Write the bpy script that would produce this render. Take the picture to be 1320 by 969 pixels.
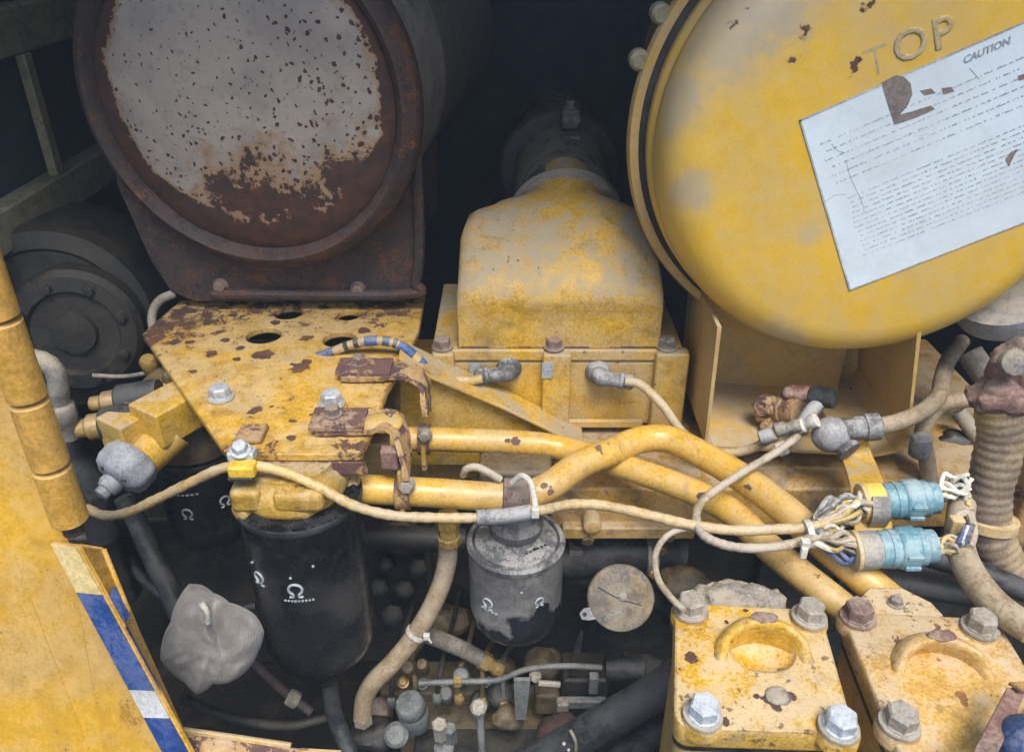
import bpy, bmesh, math, random
from mathutils import Vector, Matrix, Quaternion, noise
random.seed(7)
PI = math.pi
for o in list(bpy.data.objects): bpy.data.objects.remove(o)
S = bpy.context.scene
COL = S.collection

# ------------------------------------------------------------------ camera, sky, sun, exposure
CAM = Vector((0, 0, 1.0)); PITCH = math.radians(30); FPX = 1050.0
cd = bpy.data.cameras.new('camera'); cam = bpy.data.objects.new('camera', cd); COL.objects.link(cam)
cam.location = CAM; cam.rotation_euler = (PI/2 - PITCH, 0, 0)
cd.sensor_width = 36; cd.lens = 36*FPX/1320; cd.clip_start = .01; cd.clip_end = 200
S.camera = cam
SUN_EL, SUN_AZ = math.radians(62), math.radians(12)      # behind the viewer, a little to the right
W = bpy.data.worlds.new('World'); S.world = W; W.use_nodes = True
wn = W.node_tree.nodes; wl = W.node_tree.links
sky = wn.new('ShaderNodeTexSky'); sky.sky_type = 'NISHITA'; sky.sun_disc = False
sky.sun_elevation = SUN_EL; sky.sun_rotation = PI + SUN_AZ*-1
sky.air_density = 1.0; sky.dust_density = 3.0; sky.ozone_density = 1.0
wl.new(sky.outputs[0], wn['Background'].inputs[0]); wn['Background'].inputs[1].default_value = .135
sl = bpy.data.lights.new('sun', 'SUN'); so = bpy.data.objects.new('sun', sl); COL.objects.link(so)
sl.energy = 2.5; sl.angle = math.radians(26); sl.color = (1, .95, .87)
sd = Vector((math.sin(SUN_AZ)*math.cos(SUN_EL), -math.cos(SUN_AZ)*math.cos(SUN_EL), math.sin(SUN_EL)))
so.rotation_euler = sd.to_track_quat('Z', 'Y').to_euler(); so.location = sd*5
S.view_settings.view_transform = 'Standard'; S.view_settings.look = 'None'
S.view_settings.exposure = .76; S.cycles.max_bounces = 6; S.cycles.diffuse_bounces = 3; S.cycles.glossy_bounces = 2; S.cycles.adaptive_threshold = .02; S.view_settings.gamma = 1

# ------------------------------------------------------------------ measuring: a sight line met with a plane of the place
def ray(px, py):
    u = (px-660)/FPX; v = (484.5-py)/FPX; c, s = math.cos(PITCH), math.sin(PITCH)
    return Vector((u, c+v*s, -s+v*c))
def at(px, py, Y):
    r = ray(px, py); return CAM + r*(Y/r.y)
def az(px, py, z):
    r = ray(px, py); return CAM + r*((z-CAM.z)/r.z)
def ax(px, py, x):
    r = ray(px, py); return CAM + r*(x/r.x)
V = Vector

# ------------------------------------------------------------------ materials
class NT:
    def __init__(s, name):
        s.m = bpy.data.materials.new(name); s.m.use_nodes = True
        s.t = s.m.node_tree; s.b = s.t.nodes['Principled BSDF']
        s.pos = s.n('ShaderNodeNewGeometry')
    def n(s, k, **kw):
        x = s.t.nodes.new(k)
        for a, b in kw.items(): setattr(x, a, b)
        return x
    def set(s, sock, v):
        if hasattr(v, 'is_output'): s.t.links.new(v, sock)
        else:
            if isinstance(v, (tuple, list)) and len(v) == 3 and sock.type == 'RGBA': v = (*v, 1)
            sock.default_value = v
    def noise(s, scale, detail=4, rough=.55, dist=0, vec=None, off=0):
        x = s.n('ShaderNodeTexNoise'); x.inputs['Scale'].default_value = scale
        x.inputs['Detail'].default_value = detail; x.inputs['Roughness'].default_value = rough
        x.inputs['Distortion'].default_value = dist
        p = vec if vec is not None else s.pos.outputs['Position']
        if off: p = s.vadd(p, (off, off*.7, off*1.3))
        s.t.links.new(p, x.inputs['Vector']); return x.outputs['Fac']
    def vadd(s, a, b):
        x = s.n('ShaderNodeVectorMath', operation='ADD'); s.set(x.inputs[0], a); s.set(x.inputs[1], b); return x.outputs[0]
    def vmul(s, a, b):
        x = s.n('ShaderNodeVectorMath', operation='MULTIPLY'); s.set(x.inputs[0], a); s.set(x.inputs[1], b); return x.outputs[0]
    def math(s, op, a, b=0, c=0, clamp=False):
        x = s.n('ShaderNodeMath', operation=op, use_clamp=clamp)
        s.set(x.inputs[0], a); s.set(x.inputs[1], b); s.set(x.inputs[2], c); return x.outputs[0]
    def ramp(s, v, lo, hi, o0=0, o1=1):
        x = s.n('ShaderNodeMapRange', interpolation_type='SMOOTHSTEP')
        s.set(x.inputs[0], v)
        for i, k in ((1, lo), (2, hi), (3, o0), (4, o1)): s.set(x.inputs[i], k)
        return x.outputs[0]
    def mix(s, f, a, b):
        x = s.n('ShaderNodeMix', data_type='RGBA'); s.set(x.inputs[0], f); s.set(x.inputs[6], a); s.set(x.inputs[7], b); return x.outputs[2]
    def up(s):
        x = s.n('ShaderNodeSeparateXYZ'); s.t.links.new(s.pos.outputs['True Normal'], x.inputs[0]); return x.outputs[2]
    def edge(s, rad=.003):
        b = s.n('ShaderNodeBevel', samples=4); b.inputs['Radius'].default_value = rad
        x = s.n('ShaderNodeVectorMath', operation='DOT_PRODUCT'); s.t.links.new(b.outputs[0], x.inputs[0]); s.t.links.new(s.pos.outputs['Normal'], x.inputs[1])
        return s.math('SUBTRACT', 1, x.outputs['Value'], clamp=True)
    def spots(s, pts, wob=.5, wscale=120):
        w = s.n('ShaderNodeTexNoise'); w.inputs['Scale'].default_value = wscale; w.inputs['Detail'].default_value = 4
        s.t.links.new(s.pos.outputs['Position'], w.inputs['Vector'])
        c = s.vadd(w.outputs['Color'], (-.5, -.5, -.5)); tot = None
        for (p, r) in pts:
            q = s.vadd(s.pos.outputs['Position'], s.vmul(c, (r*wob*4,)*3))
            d = s.n('ShaderNodeVectorMath', operation='DISTANCE'); s.t.links.new(q, d.inputs[0]); d.inputs[1].default_value = p
            k = s.ramp(d.outputs['Value'], r*.85, r*1.1, 1, 0)
            tot = k if tot is None else s.math('MAXIMUM', tot, k)
        return tot
    def bump(s, h, strength=.3, dist=.002):
        x = s.n('ShaderNodeBump'); x.inputs['Strength'].default_value = strength; x.inputs['Distance'].default_value = dist
        s.set(x.inputs['Height'], h); s.t.links.new(x.outputs[0], s.b.inputs['Normal'])
    def out(s, col, rough, metal=0, spec=.5):
        s.set(s.b.inputs['Base Color'], col); s.set(s.b.inputs['Roughness'], rough); s.set(s.b.inputs['Metallic'], metal)
        s.b.inputs['Specular IOR Level'].default_value = spec; return s.m

DUST = (.37, .325, .25); GREY = (.30, .30, .31); RUST = (.105, .043, .026); RUSTD = (.045, .026, .024)
def weathered(name, base, base2=None, rough=.45, metal=0, dust=.4, dustcol=DUST, rust=0., rscale=30, rustcol=RUST, rustcol2=RUSTD,
              speck=.0, grime=.2, bump=.25, edge=0., spots=None, spotcol=None, grey=0., streak=0., spec=.5, offs=0., mottle=.3, wipe=None, rgrad=None, gpatch=None):
    t = NT(name); base2 = base2 or tuple(c*.78 for c in base)
    n1 = t.noise(9, 3, .62, .5, off=1+offs); n2 = t.noise(46, 5, .7, .25, off=3+offs); n3 = t.noise(330, 2, .65, off=2)
    col = t.mix(t.ramp(n1, .36, .64), base, base2)
    if mottle:                                          # uneven, sun-bleached and rubbed paint, millimetre grain
        g = t.ramp(t.math('ADD', t.math('MULTIPLY', n3, .5), t.math('MULTIPLY', n2, .5)), .36, .64, 1-mottle*1.1, 1+mottle*.55)
        mm = t.n('ShaderNodeVectorMath', operation='SCALE'); t.set(mm.inputs[0], col); t.set(mm.inputs[3], g); col = mm.outputs[0]
    rg = t.math('ADD', t.math('MULTIPLY', n2, .35), rough-.17)
    if grey:                                            # worn, chalky patches
        gn = t.math('ADD', t.math('MULTIPLY', t.noise(6.5, 4, .66, .7, off=9+offs), .75), t.math('MULTIPLY', n2, .25))
        g = t.math('MULTIPLY', t.ramp(gn, .46, .60), grey)
        col = t.mix(g, col, GREY)
    for gp, gr, ga in (gpatch or []):
        gd = t.n('ShaderNodeVectorMath', operation='DISTANCE'); t.t.links.new(t.pos.outputs['Position'], gd.inputs[0]); gd.inputs[1].default_value = gp
        gk = t.math('MULTIPLY', t.ramp(t.math('ADD', gd.outputs['Value'], t.math('MULTIPLY', t.math('SUBTRACT', n2, .5), gr*1.4)), gr*.35, gr, ga, 0), 1, clamp=True)
        col = t.mix(gk, col, (.34, .315, .27))
    if grime:
        gm = t.math('MULTIPLY', t.ramp(t.noise(19, 5, .74, .9, off=14+offs), .50, .68), grime)
        col = t.mix(gm, col, (.085, .062, .04))
    if dust:
        u = t.ramp(t.up(), -.3, .75, .2, 1)
        dn = t.math('ADD', t.math('ADD', t.math('MULTIPLY', n2, .45), t.math('MULTIPLY', n1, .35)), t.math('MULTIPLY', n3, .2))
        d = t.math('MULTIPLY', t.math('MULTIPLY', u, t.ramp(dn, .435, .545, .10, 1.35)), dust, clamp=True)
        col = t.mix(d, col, dustcol); rg = t.mix(d, rg, (.92,)*3)
    if speck:
        vo = t.n('ShaderNodeTexVoronoi'); vo.inputs['Scale'].default_value = 170; vo.inputs['Randomness'].default_value = 1
        wb = t.n('ShaderNodeTexNoise'); wb.inputs['Scale'].default_value = 210; t.t.links.new(t.pos.outputs['Position'], wb.inputs['Vector'])
        t.t.links.new(t.vadd(t.pos.outputs['Position'], t.vmul(wb.outputs['Color'], (.009,)*3)), vo.inputs['Vector'])
        sep = t.n('ShaderNodeSeparateColor'); t.t.links.new(vo.outputs['Color'], sep.inputs[0])
        r = t.math('MULTIPLY', t.ramp(sep.outputs[0], 1-speck*1.3, 1.2, 0, .5), t.ramp(n1, .38, .58, .15, 1.3))
        k = t.ramp(t.math('SUBTRACT', r, vo.outputs['Distance']), -.02, .12)
        col = t.mix(t.math('MULTIPLY', k, .75), col, (.075, .05, .038))
    h = t.math('MULTIPLY', n3, .35)
    if rust or spots or edge:
        m = t.math('ADD', t.math('MULTIPLY', t.noise(rscale, 6, .72, .35, off=21+offs, vec=t.vmul(t.pos.outputs['Position'], (1, 1, 1-streak)) if streak else None), .8), t.math('MULTIPLY', n3, .2))
        if edge: m = t.math('ADD', m, t.math('MULTIPLY', t.ramp(t.edge(), .004, .14), edge*1.1))
        for gp, gr, ga in (rgrad or []):
            dd_ = t.n('ShaderNodeVectorMath', operation='DISTANCE'); t.t.links.new(t.pos.outputs['Position'], dd_.inputs[0]); dd_.inputs[1].default_value = gp
            m = t.math('ADD', m, t.ramp(dd_.outputs['Value'], 0, gr, ga, 0))
        th = .82 - rust*.5
        k = t.ramp(m, th, th+.02)
        if spots: k = t.math('MAXIMUM', k, t.spots(spots))
        rc = t.mix(t.ramp(n2, .38, .62), rustcol, rustcol2)
        rc = t.mix(t.ramp(n3, .55, .7, 0, .35), rc, (.2, .15, .14))
        halo = t.math('MULTIPLY', t.ramp(m, th-.09, th+.01), .55)
        col = t.mix(halo, col, tuple(.45*a+.55*b for a, b in zip(base2, rustcol)))
        col = t.mix(k, col, rc); rg = t.mix(k, rg, (.85,)*3)
        h = t.math('SUBTRACT', h, t.math('MULTIPLY', k, .7))
    if spotcol:
        k = t.spots(wipe, .35, 40); col = t.mix(t.math('MULTIPLY', k, .93), col, spotcol); rg = t.mix(k, rg, (.22,)*3)
    h = t.math('ADD', h, t.math('MULTIPLY', n2, .6))
    t.bump(h, min(1, bump*1.3), .0018)
    return t.out(col, rg, metal, spec)

YEL = (.60, .36, .028); YEL2 = (.52, .32, .05)
MT = {}
MT['yellow'] = weathered('yellow_paint', YEL, YEL2, .42, dust=.55, rust=.26, rscale=34, speck=.12, grime=.35, edge=.18)
MT['yellow_cast'] = weathered('yellow_cast_paint', YEL, (.52, .33, .10), .5, dust=.62, dustcol=(.31, .275, .205), rust=.25, rscale=26, speck=.22, grime=.45, edge=.22, bump=.45, grey=.12)
MT['yellow_tube'] = weathered('yellow_tube_paint', (.62, .37, .055), (.58, .36, .08), .33, dust=.25, rust=.2, rscale=44, speck=.05, grime=.15, bump=.06, mottle=.1)
MT['yellow_shade'] = weathered('yellow_shaded_paint', (.48, .27, .045), (.38, .23, .07), .5, dust=.45, rust=.26, rscale=22, speck=.15, grime=.7)  # yellow darkened in its colour for parts lying in shade, plus grime
MT['yellow_head'] = weathered('shaded_grimy_head_paint', (.46, .28, .035), (.34, .22, .07), .5, dust=.5, rust=.42, rscale=32, rustcol=(.10, .065, .035), speck=.3, grime=.75, bump=.5)  # the plate's shadow put into a darker base, along with real grime
MT['yellow_tray'] = weathered('yellow_tray_paint', (.55, .335, .07), (.46, .30, .09), .45, dust=.55, rust=.12, rscale=30, speck=.06, grime=.25, bump=.08, mottle=.12)
MT['yellow_door'] = weathered('yellow_door_paint', (.55, .32, .03), (.46, .28, .06), .26, dust=.25, rust=.50, rscale=17, streak=.68, rustcol=(.33, .175, .015), rustcol2=(.26, .135, .012), speck=.15, grime=.2, bump=.12, offs=4, mottle=.18)
MT['yellow_hinge'] = weathered('yellow_hinge_paint', (.62, .37, .04), (.54, .30, .05), .36, dust=.2, rust=.36, rscale=20, rustcol=(.35, .13, .02), rustcol2=(.15, .06, .02), grime=.3, bump=.2)
MT['rust'] = weathered('rusted_steel', (.045, .026, .026), (.028, .022, .026), .75, dust=.15, dustcol=(.15, .115, .10), rust=.52, rscale=34, rustcol=(.125, .05, .026), rustcol2=(.075, .034, .024), speck=.3, mottle=.5, grime=.3, bump=.5)
MT['rust_pale'] = weathered('flaking_rust', (.19, .10, .085), (.09, .05, .05), .85, dust=.3, rust=.36, rscale=70, rustcol=(.10, .04, .035), grime=.3, bump=.9)
MT['rust_yellow'] = weathered('half_rusted_yellow', (.50, .29, .08), (.4, .24, .1), .6, dust=.35, rust=.62, rscale=30, rustcol=(.12, .055, .045), rustcol2=(.075, .04, .045), speck=.2, grime=.3, bump=.6, edge=.25)
MT['strap_rust'] = weathered('purple_rusted_strap', (.48, .30, .10), (.36, .22, .11), .7, dust=.35, rust=.60, rscale=36, rustcol=(.13, .065, .06), rustcol2=(.075, .042, .048), speck=.3, grime=.3, bump=.9)
MT['pad_rust'] = weathered('purple_rust_pad', (.42, .27, .12), (.3, .18, .1), .75, dust=.35, rust=.74, rscale=34, rustcol=(.14, .07, .062), rustcol2=(.085, .05, .055), speck=.3, grime=.2, bump=.9)
MT['zinc'] = weathered('zinc_bolt', (.50, .58, .66), (.38, .43, .48), .42, .2, dust=.25, dustcol=(.45, .44, .42), rust=.16, rscale=90, grime=.2, bump=.2)
MT['steel_dirty'] = weathered('dusty_steel', (.22, .22, .22), (.15, .14, .14), .55, .3, dust=.65, rust=.28, rscale=60, grime=.3, bump=.4)
MT['bolt_dusty'] = weathered('dusty_painted_bolt', (.33, .31, .27), (.26, .23, .18), .6, .1, dust=.6, dustcol=(.36, .33, .29), rust=.34, rscale=70, grime=.3, bump=.4)
MT['bolt_rusty'] = weathered('rusty_bolt', (.2, .12, .1), (.13, .08, .075), .8, dust=.35, rust=.4, rscale=80, grime=.3, bump=.8)
MT['black'] = weathered('black_canister_paint', (.005, .0065, .010), (.008, .010, .014), .2, dust=.16, dustcol=(.09, .092, .095), rust=0, grime=0, bump=.03, grey=0, gpatch=[(V((-.165, .62, .37)), .042, .10), (V((-.20, .60, .395)), .03, .05), (V((-.26, .62, .33)), .05, .03), (V((-.175, .612, .29)), .04, .05)])
MT['filter_grey'] = weathered('dusty_filter_paint', (.085, .085, .09), (.12, .115, .115), .5, dust=.8, dustcol=(.27, .265, .26), grime=.1, bump=.1, grey=.3)
MT['rubber'] = weathered('black_rubber', (.012, .0145, .019), (.018, .02, .024), .55, dust=.3, dustcol=(.11, .11, .11), grime=0, bump=.2, grey=.08)
MT['rubber_grey'] = weathered('dusty_rubber_boot', (.06, .065, .075), (.10, .10, .105), .6, dust=.7, dustcol=(.33, .33, .33), grime=.2, bump=.3, grey=.3)
MT['dark'] = weathered('dark_oily_metal', (.012, .0135, .016), (.02, .019, .017), .5, dust=.2, dustcol=(.09, .078, .06), rust=.2, rscale=30, rustcol=(.06, .035, .02), grime=.4, bump=.4)
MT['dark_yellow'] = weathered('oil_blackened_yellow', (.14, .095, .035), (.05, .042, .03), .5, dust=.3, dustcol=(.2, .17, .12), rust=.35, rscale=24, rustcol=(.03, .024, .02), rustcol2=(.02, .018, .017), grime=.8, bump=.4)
MT['wall'] = weathered('navy_haze_paint', (.022, .036, .062), (.027, .040, .062), .7, dust=.15, dustcol=(.07, .085, .10), grime=.4, bump=.2)  # navy veil of haze and glare put into the wall colour
MT['dark_floor'] = weathered('near_black_floor', (.008, .0075, .007), (.014, .011, .008), .7, dust=.1, dustcol=(.03, .027, .02), grime=.3, bump=.4, spec=.2)  # near-black base colour for the whole floor
MT['frame'] = weathered('grimy_frame_paint', (.17, .18, .14), (.25, .22, .11), .6, dust=.5, dustcol=(.36, .35, .27), rust=.3, rscale=25, grime=.4, bump=.25)
MT['hose'] = weathered('tan_dusty_hose', (.27, .20, .12), (.33, .25, .14), .65, dust=.45, dustcol=(.38, .32, .24), grime=.45, bump=.3, grey=.25)
MT['hose_grey'] = weathered('grey_dusty_hose', (.17, .155, .13), (.23, .20, .155), .65, dust=.5, dustcol=(.33, .30, .25), grime=.4, bump=.3)
MT['cable'] = weathered('yellow_cable_sheath', (.58, .40, .14), (.46, .34, .17), .5, dust=.4, dustcol=(.42, .37, .29), grime=.35, bump=.25, grey=.2)
MT['cable_grey'] = weathered('dusty_cable_sheath', (.36, .29, .19), (.29, .25, .19), .6, dust=.55, dustcol=(.42, .37, .30), grime=.3, bump=.3, grey=.3)
MT['brass'] = weathered('brass_fitting', (.5, .33, .09), (.36, .23, .07), .4, .4, dust=.3, grime=.4, bump=.2)
MT['teal'] = weathered('teal_plastic', (.085, .26, .34), (.13, .30, .36), .42, dust=.4, dustcol=(.36, .42, .42), grime=.22, bump=.12, grey=.3)
MT['grey_plastic'] = weathered('dirty_grey_plastic', (.28, .29, .31), (.2, .2, .21), .5, dust=.5, rust=.2, rscale=110, rustcol=(.05, .05, .055), grime=.3, bump=.3)
MT['white'] = weathered('white_tie_plastic', (.62, .62, .58), (.5, .5, .46), .45, dust=.3, grime=.15, bump=.1)
MT['white_wire'] = weathered('white_wire', (.66, .66, .60), (.55, .52, .42), .45, dust=.2, grime=.3, bump=.1)
MT['yellow_wire'] = weathered('yellow_wire', (.62, .45, .12), (.5, .36, .14), .45, dust=.2, grime=.4, bump=.1)
MT['black_wire'] = weathered('black_wire', (.03, .032, .04), (.05, .05, .06), .4, dust=.3, grime=.1, bump=.1)
MT['blue_wire'] = weathered('blue_wrap', (.02, .075, .26), (.03, .09, .26), .4, dust=.25, grime=.2, bump=.2)
MT['tape_blue'] = weathered('blue_tape', (.018, .065, .25), (.022, .08, .28), .32, dust=.2, rust=.30, rscale=22, rustcol=(.4, .27, .09), rustcol2=(.3, .2, .07), grime=.12, bump=.06)
MT['tape_white'] = weathered('white_tape', (.62, .65, .68), (.55, .57, .58), .35, dust=.25, grime=.15, bump=.06)
MT['tape_yellow'] = weathered('cream_tape', (.72, .58, .24), (.66, .52, .24), .35, dust=.2, grime=.15, bump=.06)
MT['clip_yellow'] = weathered('bright_yellow_clip', (.75, .50, .04), (.65, .43, .05), .4, dust=.25, grime=.2, bump=.1)
MT['knob'] = weathered('chalky_grey_paint', (.33, .36, .40), (.25, .27, .31), .6, dust=.4, dustcol=(.4, .41, .42), rust=.3, rscale=55, rustcol=(.08, .085, .10), rustcol2=(.05, .05, .06), grime=.2, bump=.4)
MT['pump_grey'] = weathered('grey_pump_paint', (.115, .13, .135), (.085, .095, .1), .5, dust=.4, dustcol=(.22, .22, .2), grime=.35, bump=.2)
MT['alu'] = weathered('rough_cast_alloy', (.28, .27, .26), (.17, .165, .16), .6, .2, dust=.6, rust=.4, rscale=60, rustcol=(.06, .055, .05), rustcol2=(.09, .06, .05), grime=.5, bump=.9)
MT['print'] = weathered('grey_print', (.30, .335, .38), (.46, .51, .56), .7, dust=.0, grime=0, bump=0)
MT['logo'] = weathered('pale_logo_print', (.40, .46, .50), (.22, .26, .30), .6, dust=0, grime=.3, bump=0)
MT['red'] = weathered('faded_red_plastic', (.20, .075, .06), (.17, .09, .07), .5, dust=.4, grime=.2, bump=.2)
MT['blue_part'] = weathered('dark_blue_plastic', (.012, .05, .16), (.015, .06, .2), .4, dust=.2, grime=.1, bump=.1)

def rag_material():
    t = NT('grubby_grey_cloth')
    n1 = t.noise(22, 6, .6, .5); n2 = t.noise(120, 5, .6)
    wv = t.n('ShaderNodeTexWave'); wv.inputs['Scale'].default_value = 160; wv.inputs['Distortion'].default_value = 6; wv.inputs['Detail'].default_value = 3
    t.t.links.new(t.pos.outputs['Position'], wv.inputs['Vector'])
    col = t.mix(t.ramp(n1, .3, .65), (.29, .275, .27), (.17, .16, .155)); col = t.mix(t.ramp(n2, .5, .8, 0, .5), col, (.14, .12, .10))
    t.bump(t.math('ADD', t.math('MULTIPLY', wv.outputs['Fac'], .5), n2), .6, .0012)
    m = t.out(col, 1.0, 0, .05); t.b.inputs['Sheen Weight'].default_value = .2; return m
MT['rag'] = rag_material()

def muffler_face_material(c, r):
    t = NT('flaking_grey_heat_paint')
    P = t.pos.outputs['Position']
    sx = t.n('ShaderNodeSeparateXYZ'); t.t.links.new(P, sx.inputs[0])
    dx = t.math('DIVIDE', t.math('SUBTRACT', sx.outputs[0], c.x), r); dz = t.math('DIVIDE', t.math('SUBTRACT', sx.outputs[2], c.z), r)
    n1 = t.noise(11, 5, .6, .3); n2 = t.noise(52, 8, .68, .3); n3 = t.noise(115, 4, .62, .2, off=5); n4 = t.noise(17, 6, .68, .5, off=7.6)
    ddx = t.math('SUBTRACT', dx, .045)
    rr = t.math('SQRT', t.math('ADD', t.math('POWER', t.math('ABSOLUTE', ddx), 2), t.math('POWER', t.math('ABSOLUTE', t.math('SUBTRACT', dz, .03)), 2)))
    rim = t.ramp(rr, .68, .94, -.15, .46)
    low = t.ramp(dz, .22, -.70, -.05, .13); rightd = t.ramp(dx, -.4, .8, -.05, .09)
    m = t.math('ADD', t.math('ADD', t.math('ADD', t.math('MULTIPLY', n2, .36), t.math('MULTIPLY', n4, .48)), t.math('MULTIPLY', n3, .16)), t.math('ADD', rim, t.math('ADD', low, rightd)))
    for gp, gr, ga in ((at(300, 240, .94), .075, .15), (at(345, 180, .94), .05, .10), (at(215, 255, .94), .03, .09), (at(370, 270, .94), .06, .10), (at(440, 230, .94), .05, .08), (at(260, 190, .94), .03, .09)):
        gd = t.n('ShaderNodeVectorMath', operation='DISTANCE'); t.t.links.new(P, gd.inputs[0]); gd.inputs[1].default_value = gp
        m = t.math('ADD', m, t.ramp(gd.outputs['Value'], gr*.2, gr, ga, 0))
    k = t.ramp(m, .53, .56)
    vo = t.n('ShaderNodeTexVoronoi'); vo.inputs['Scale'].default_value = 150
    wob = t.n('ShaderNodeTexNoise'); wob.inputs['Scale'].default_value = 160; t.t.links.new(P, wob.inputs['Vector'])
    t.t.links.new(t.vadd(P, t.vmul(wob.outputs['Color'], (.008,)*3)), vo.inputs['Vector'])
    sep = t.n('ShaderNodeSeparateColor'); t.t.links.new(vo.outputs['Color'], sep.inputs[0])
    lim = t.math('MULTIPLY', t.math('ADD', t.math('ADD', low, rightd), .36), t.ramp(sep.outputs[0], .15, 1, 0, 1.15))
    pits = t.ramp(t.math('SUBTRACT', lim, vo.outputs['Distance']), 0, .07)
    k = t.math('MAXIMUM', k, pits)
    paint = t.mix(t.ramp(n1, .35, .65), (.35, .31, .27), (.25, .225, .205))
    paint = t.mix(t.ramp(m, .42, .53, 0, .9), paint, (.29, .18, .10))
    paint = t.mix(t.ramp(n3, .52, .7, 0, .35), paint, (.13, .115, .11))
    rust = t.mix(t.ramp(n2, .35, .65), (.085, .038, .024), (.04, .024, .024)); rust = t.mix(t.ramp(n4, .5, .7, 0, .5), rust, (.06, .045, .05))
    t.bump(t.math('SUBTRACT', t.math('MULTIPLY', n3, .35), t.math('MULTIPLY', k, .7)), .5, .002)
    return t.out(t.mix(k, paint, rust), t.mix(k, (.6,)*3, (.8,)*3), 0, .4)

# ------------------------------------------------------------------ mesh helpers
class MB:
    def __init__(s): s.bm = bmesh.new()
    def face(s, vs):
        try: return s.bm.faces.new(vs)
        except ValueError: return None
    def loft(s, loops, caps=(True, True), closed=True):
        rows = [[s.bm.verts.new(p) for p in L] for L in loops]; n = len(rows[0])
        for a, b in zip(rows, rows[1:]):
            for i in range(n if closed else n-1): s.face((a[i], a[(i+1) % n], b[(i+1) % n], b[i]))
        if caps[0]: s.face(rows[0][::-1])
        if caps[1]: s.face(rows[-1])
        return s
    def prism(s, pts, ext):
        ext = V(ext); return s.loft([[V(p) for p in pts], [V(p)+ext for p in pts]])
    def box(s, c, size, rot=None):
        c = V(c); x, y, z = (k/2 for k in size)
        R = rot if rot is not None else Matrix.Identity(3)
        lo = [c+R@V(p) for p in ((-x, -y, -z), (x, -y, -z), (x, y, -z), (-x, y, -z))]
        hi = [c+R@V(p) for p in ((-x, -y, z), (x, -y, z), (x, y, z), (-x, y, z))]
        return s.loft([lo, hi])
    def lathe(s, prof, o, axis, seg=48, caps=(True, True), wob=0):
        """prof = [(radius, distance along axis)]"""
        o = V(o); a = V(axis).normalized(); u = a.orthogonal().normalized(); w = a.cross(u)
        L = []
        for r, d in prof:
            L.append([o + a*d + (u*math.cos(2*PI*i/seg) + w*math.sin(2*PI*i/seg))*(r*(1+(wob*noise.noise(V((i*.7, d*60, 3.1))) if wob else 0))) for i in range(seg)])
        return s.loft(L, caps)
    def tube(s, pts, r, seg=14, res=8, rf=None, straight=False):
        P = [V(p) for p in pts]
        if not straight and len(P) > 2:
            Q = []; E = [P[0]*2-P[1]] + P + [P[-1]*2-P[-2]]
            for i in range(1, len(E)-2):
                p0, p1, p2, p3 = E[i-1:i+3]
                for k in range(res):
                    t = k/res
                    Q.append(.5*((2*p1)+(p2-p0)*t+(2*p0-5*p1+4*p2-p3)*t*t+(3*p1-p0-3*p2+p3)*t**3))
            P = Q+[P[-1]]
        n = len(P); u = None; L = []
        for i in range(n):
            d = (P[min(i+1, n-1)]-P[max(i-1, 0)]).normalized()
            if u is None: u = d.orthogonal().normalized()
            u = (u-d*u.dot(d)).normalized(); w = d.cross(u)
            rad = r if rf is None else rf(i/(n-1), i)
            L.append([P[i]+(u*math.cos(2*PI*k/seg)+w*math.sin(2*PI*k/seg))*rad for k in range(seg)])
        return s.loft(L)
    def ball(s, c, r, sub=3, f=None):
        k = bmesh.ops.create_icosphere(s.bm, subdivisions=sub, radius=1.0)
        for v in k['verts']:
            d = v.co.normalized(); v.co = V(c) + (f(d) if f else V((d.x*r, d.y*r, d.z*r)) if not isinstance(r, tuple) else V((d.x*r[0], d.y*r[1], d.z*r[2])))
        return s
    def rough(s, amp, sc=40, off=0):
        s.bm.normal_update()
        for v in s.bm.verts: v.co += v.normal*(noise.fractal(v.co*sc+V((off,)*3), 1, 2, 3)*amp)
        return s
    def sub(s, cuts):
        bmesh.ops.subdivide_edges(s.bm, edges=s.bm.edges[:], cuts=cuts, use_grid_fill=True); return s
    def build(s, name, mat, parent=None, bevel=0, ang=38, loc=None, segs=2):
        bmesh.ops.remove_doubles(s.bm, verts=s.bm.verts[:], dist=1e-6)
        bmesh.ops.recalc_face_normals(s.bm, faces=s.bm.faces[:])
        L = root_loc(parent) if parent else (V(loc) if loc is not None else base_of([v.co for v in s.bm.verts]))
        bmesh.ops.translate(s.bm, verts=s.bm.verts[:], vec=-L)
        me = bpy.data.meshes.new(name); s.bm.to_mesh(me); s.bm.free()
        for p in me.polygons: p.use_smooth = True
        me.set_sharp_from_angle(angle=math.radians(ang))
        o = bpy.data.objects.new(name, me); COL.objects.link(o)
        me.materials.append(MT[mat] if isinstance(mat, str) else mat)
        if parent: o.parent = parent
        else: o.location = L
        if bevel:
            b = o.modifiers.new('bevel', 'BEVEL'); b.width = bevel; b.segments = segs; b.limit_method = 'ANGLE'; b.angle_limit = math.radians(35); b.harden_normals = True
        return o
def base_of(cs):
    return V(((min(c.x for c in cs)+max(c.x for c in cs))/2, (min(c.y for c in cs)+max(c.y for c in cs))/2, min(c.z for c in cs)))
def root_loc(o):
    while o.parent: o = o.parent
    return V(o.location)
def tag(o, label, cat, group=None):
    o['label'] = label; o['category'] = cat
    if group: o['group'] = group
    return o
def thing(name, label, cat, loc, group=None):
    o = bpy.data.objects.new(name, None); COL.objects.link(o); o.location = V(loc); o.empty_display_size = .02
    return tag(o, label, cat, group)
def struct(o): o['kind'] = 'structure'; return o
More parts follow.
